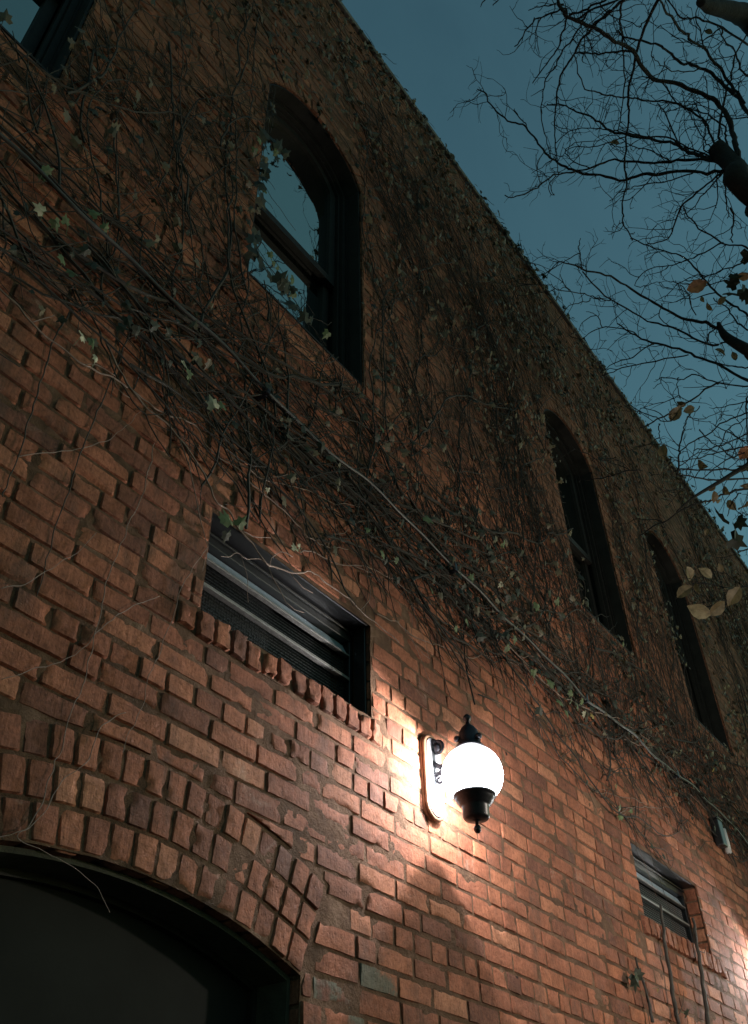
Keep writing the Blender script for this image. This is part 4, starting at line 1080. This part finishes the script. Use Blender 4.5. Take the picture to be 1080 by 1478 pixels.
for px, r0, r1, dr in [
    ([(1090,185),(1080,162),(1055,130),(1030,108),(1010,97),(982,89),(961,73),(939,63),(906,55),(890,45)], 3.4, 1.0, .3),
    ([(1075,150),(1055,122),(1038,95),(1014,71),(994,55),(977,37),(957,6),(950,-15)], 2.6, 1.2, -.2),
    ([(1080,65),(1042,41),(1010,28),(982,22),(965,0)], 1.7, .9, .3), ([(1080,110),(1071,101),(1063,77),(1046,59),(1042,41)], 1.7, .9, -.3),
    ([(957,-10),(951,0),(927,49),(917,77),(910,114),(906,152),(905,193),(903,234),(905,264),(900,300),(899,315),(902,330),(913,347)], 2.2, .8, -.4),
    ([(908,-8),(896,12),(899,61),(901,114),(896,158),(892,193)], 1.6, .8, .3),
    ([(905,-5),(880,14),(859,37),(838,59),(826,79),(814,106),(806,134),(802,162),(800,203),(804,229)], 2.0, .8, -.3),
    ([(850,10),(836,39),(818,67),(800,95),(788,118),(784,142),(782,162),(790,199),(796,229)], 1.3, .7, .3),
    ([(818,14),(816,28),(810,53),(800,81),(790,95),(769,120)], 1.4, .8, -.2), ([(818,12),(806,15),(782,24),(761,41),(743,67)], 1.4, .9, .3),
    ([(814,6),(802,6),(782,9),(763,15)], 1.0, .6, .1), ([(822,22),(853,8),(880,-4)], 1.6, 1.2, .1), ([(828,28),(860,12),(905,-10)], 1.6, 1.2, -.2),
    ([(915,77),(905,75),(880,75),(853,78),(830,77)], 1.6, 1.0, .2), ([(880,14),(850,45),(843,70),(842,90)], 1.1, .6, .2),
    ([(945,10),(930,30),(922,40)], .9, .5, .1), ([(1080,170),(1060,172),(1030,160),(995,150)], 1.0, .6, .2),
    ([(1010,97),(985,102),(960,95),(940,80)], 1.0, .6, -.2), ([(1014,71),(1010,45),(1005,25),(1008,8)], 1.0, .6, .2),
    ([(1042,41),(1025,55),(1000,64),(975,62)], 1.0, .6, .1), ([(1063,81),(1040,85),(1020,88)], .9, .5, .1), ([(740,-8),(725,0),(712,8)], 1.0, .6, 0), ([(700,-6),(694,10)], 1.0, .6, 0)]:
    branch(t2, px, r0, r1, dr)
t2.build('twigs', M['bark'], limb2, True)
l3 = MB()
P = smooth_path([trunk_top + (0, 0, -.4), (5.7, -2.2, 5.9), at_depth(1110, 525, dep(1080, 506)), at_depth(1080, 506, dep(1080, 506)), at_depth(1052, 489, dep(1052, 489)), at_depth(1042, 478, dep(1042, 478)), at_depth(1037, 466, dep(1036, 466))], 6)
l3.tube(P - TO, np.interp(np.linspace(0, 1, len(P)), [0, .5, .8, 1], [.09, .045, .028, .014]), 10)
limb3 = l3.build('limb', M['bark'], tree, True)
t3 = MB()
for px, r0, r1, dr in [
    ([(1052,489),(1036,474),(1019,467),(986,460),(952,439),(919,419),(880,397),(844,389),(813,378),(806,379)], 3.0, .9, .4),
    ([(840,389),(839,370),(836,356),(838,344)], .9, .6, .1), ([(1060,498),(1052,497),(1019,496),(974,474),(936,461),(883,433),(841,392)], 2.2, 1.0, .5),
    ([(883,433),(862,428),(841,422),(808,419),(797,411)], 1.0, .6, .2), ([(822,420),(815,408),(809,396)], .8, .5, 0), ([(852,430),(835,437),(818,445)], .8, .5, 0),
    ([(1090,555),(1080,550),(1022,521),(991,507),(941,494),(913,481),(891,467)], 2.6, 1.0, .4), ([(919,483),(880,475),(855,481),(836,492)], 1.0, .6, .2), ([(870,473),(860,455),(846,450)], .8, .5, 0),
    ([(994,512),(936,522),(899,530),(869,542)], 1.1, .7, .3), ([(944,497),(913,514),(892,522),(866,539)], 1.0, .6, .3),
    ([(1095,560),(1080,558),(1036,554),(1005,539),(983,547),(952,546)], 1.4, .7, .2), ([(1036,554),(1033,554),(991,580),(970,592),(947,605),(924,617)], 1.5, .9, .2),
    ([(1090,362),(1072,356),(1044,350),(1002,322),(986,300)], 1.5, .9, -.2), ([(1044,350),(1002,372),(972,383),(933,390),(918,413)], 1.2, .6, .2), ([(1054,300),(1058,350)], 1.2, .9, 0),
    ([(1095,372),(1069,380),(1040,392),(1019,400),(990,405)], 1.3, .8, .1), ([(1095,465),(1080,456),(1058,439),(1035,422),(1013,400),(997,381),(969,364),(930,354),(910,345)], 2.0, .9, .3),
    ([(1019,400),(1000,398),(975,412),(960,432)], .9, .6, .2), ([(1035,422),(1000,430),(975,436)], 1.0, .6, .2), ([(1080,400),(1050,405),(1020,412),(985,410)], 1.1, .6, -.2),
    ([(1090,480),(1070,470),(1050,445),(1030,430)], 1.6, .8, .2), ([(1005,455),(995,430),(985,415),(975,405)], .9, .6, .2), ([(955,438),(950,455),(962,468),(985,478)], .9, .6, .1),
    ([(1080,530),(1050,528),(1020,520)], 1.2, .8, .1), ([(1019,496),(1025,480),(1036,474)], 1.4, 1.0, 0), ([(980,545),(978,560),(982,575)], .8, .5, 0)]:
    branch(t3, px, r0, r1, dr)
t3.build('twigs', M['bark'], limb3, True)
l4 = MB()
P = smooth_path([np.array((6.12, -3.12, 3.9)), (5.9, -2.2, 4.9), at_depth(1110, 660, dep(1080, 671)), at_depth(1080, 671, dep(1080, 671)), at_depth(1036, 697, dep(1036, 697)), at_depth(1001, 718, dep(1001, 718)), at_depth(977, 738, dep(977, 738))], 6)
l4.tube(P - TO, np.interp(np.linspace(0, 1, len(P)), [0, .5, .8, 1], [.06, .018, .010, .004]), 8)
limb4 = l4.build('limb', M['bark'], tree, True); limb4['label'] = 'thin low bough reaching towards the wall'
t4 = MB()
for px, r0, r1, dr in [
    ([(1095,700),(1080,705),(1050,714),(1027,721),(1001,729),(977,742),(951,757),(923,773)], 1.8, .8, .3), ([(928,680),(900,684),(880,688),(855,691),(835,696)], .9, .6, .1),
    ([(977,686),(980,665),(982,651),(986,625),(990,606),(1000,596),(1010,586)], 1.2, .8, .2), ([(1095,676),(1064,677),(1030,678),(975,680)], 1.4, 1.0, .1), ([(1095,692),(1044,692),(1010,690),(981,687)], 1.4, .9, .1),
    ([(1090,594),(1079,597),(1053,604),(1018,626),(982,651)], 1.3, .8, .2), ([(1090,620),(1079,625),(1040,643),(1001,651)], 1.2, .7, .2), ([(1095,790),(1080,793),(1066,797)], 1.4, 1.0, 0),
    ([(1090,560),(1078,570),(1078,600),(1080,640)], 1.4, 1.0, .1), ([(1090,575),(1060,585),(1030,590)], .9, .6, .2), ([(1090,600),(1060,612),(1042,632),(1035,650)], .9, .6, .2), ([(1090,640),(1050,648),(1015,660),(985,666)], 1.0, .6, .2),
    ([(1075,636),(1050,625),(1030,612)], .9, .6, .1), ([(1070,712),(1056,725),(1050,745)], .9, .6, 0), ([(1080,650),(1055,660),(1035,672),(1015,690)], 1.0, .6, .1),
    ([(985,590),(960,608),(940,600),(905,585)], .9, .6, .1), ([(951,612),(952,625),(955,640)], .8, .5, 0), ([(1095,845),(1060,850),(1030,845),(1000,842)], 1.2, .7, .1), ([(1095,850),(1060,868),(1040,872),(1010,876)], 1.2, .7, .1), ([(1010,620),(1030,640),(1050,655),(1075,662)], .9, .6, .1)]:
    branch(t4, px, r0, r1, dr, 1.0, .8)
t4.build('twigs', M['bark'], limb4, True)
lv = MB(); TL = ['leaf_orange', 'leaf_brown', 'leaf_dark', 'leaf_tan']
for x, y, s, mi in [(1006,413,30,0),(1014,432,10,1),(1042,434,15,1),(1024,443,14,1),(1053,422,24,2),(1062,412,20,2),(1072,418,26,2),(1076,432,24,2),(1055,402,18,2),(1074,398,22,0),(1074,372,26,2),(1040,508,18,1),(1060,514,14,1),
                    (1023,46,12,1),(888,206,14,1),(975,597,24,1),(995,591,18,1),(984,583,14,1),(958,652,20,1),(1013,670,20,1),(1075,653,24,0),(1072,676,20,1),(1048,708,16,1),(1031,717,16,1),(1056,729,18,1),(1073,730,24,1),(1043,752,28,2),(1062,762,34,2),(1058,778,30,2),
                    (1064,752,24,2),(995,828,24,3),(1019,827,22,3),(988,854,27,1),(1008,850,22,1),(1010,882,34,3),(1035,878,30,1),(1060,860,32,1),(1053,848,18,1),(1040,820,14,1),(1020,768,10,1),(1077,700,16,1),(1038,722,14,1),(1028,704,12,1)]:
    c = at_depth(x, y, min(dep(x, y), 6.7))
    nr = ray(x, y) * -1 + np.array([random.gauss(0, .6), random.gauss(0, .6), random.gauss(-.2, .7)])
    (oval_leaf if mi != 2 else ivy_leaf)(lv, c - TO, nr, s * PXM * 1.02, random.uniform(0, 6.28), mi)
    d = np.array([random.uniform(-.03, .05), 0, random.uniform(.04, .09)])
    lv.tube(np.array([c, c + d]) - TO, .0016, 4, 2)
lv.build('leaves', [M[k] for k in TL], tree)

# ------------------------------------------------------------------ ground
b = MB(); b.add([(-400, -400, 0), (400, -400, 0), (400, 400, 0), (-400, 400, 0)], [(0, 1, 2, 3)])
tag(b.build('ground', M['asphalt']), 'dark asphalt alley at the foot of the brick wall', kind='structure')

# ------------------------------------------------------------------ light
SUN_EL, SUN_AZ = math.radians(9), math.radians(128)           # azimuth of the sun's place, clockwise from +Y
world = bpy.data.worlds.new('World'); sc.world = world; world.use_nodes = True
nt = world.node_tree; bg = nt.nodes['Background']
sky = nt.nodes.new('ShaderNodeTexSky'); sky.sky_type = 'NISHITA'; sky.sun_disc = False
sky.sun_elevation = SUN_EL; sky.sun_rotation = SUN_AZ; sky.air_density = 1.0; sky.dust_density = 0.3; sky.ozone_density = 2.0
tint = nt.nodes.new('ShaderNodeMix'); tint.data_type = 'RGBA'; tint.blend_type = 'MULTIPLY'; tint.inputs[0].default_value = 1.0
tint.inputs[7].default_value = (1.0, 1.36, 1.02, 1)
nt.links.new(sky.outputs[0], tint.inputs[6])
cl = noise(nt, 2.6, 6, 0.6, nt.nodes.new('ShaderNodeTexCoord').outputs['Generated'], 0.6)       # thin veil of cloud
cr = ramp(nt, cl.outputs['Fac'], [(0.25, (0.86, 0.87, 0.89)), (0.75, (1.13, 1.12, 1.10))])
nt.links.new(mix(nt, tint.outputs[2], cr.outputs[0], 1.0, 'MULTIPLY'), bg.inputs['Color'])
bg.inputs['Strength'].default_value = 0.10
sl = bpy.data.lights.new('sun', 'SUN'); sl.energy = 0.05; sl.angle = math.radians(0.5); sl.color = (1.0, 0.86, 0.74)
so = bpy.data.objects.new('sun', sl); COL.objects.link(so)
sd = Vector((math.sin(SUN_AZ) * math.cos(SUN_EL), math.cos(SUN_AZ) * math.cos(SUN_EL), math.sin(SUN_EL)))
so.rotation_euler = sd.to_track_quat('Z', 'Y').to_euler()

# ------------------------------------------------------------------ camera
cd = bpy.data.cameras.new('camera'); cam = bpy.data.objects.new('camera', cd); COL.objects.link(cam)
cd.sensor_fit = 'VERTICAL'; cd.sensor_height = 24.0; cd.lens = 24.0 * F / H
cd.clip_start = 0.05; cd.clip_end = 1000
r_, d_, f_ = R @ np.array([1, 0, 0]), R @ np.array([0, 1, 0]), R @ np.array([0, 0, 1])
cam.matrix_world = Matrix(((r_[0], -d_[0], -f_[0], CAM[0]), (r_[1], -d_[1], -f_[1], CAM[1]), (r_[2], -d_[2], -f_[2], CAM[2]), (0, 0, 0, 1)))
sc.camera = cam
sc.view_settings.view_transform = 'Standard'; sc.view_settings.look = 'None'
sc.view_settings.exposure = 0; sc.view_settings.gamma = 1
sc.cycles.max_bounces = 5
sc.cycles.use_denoising = True
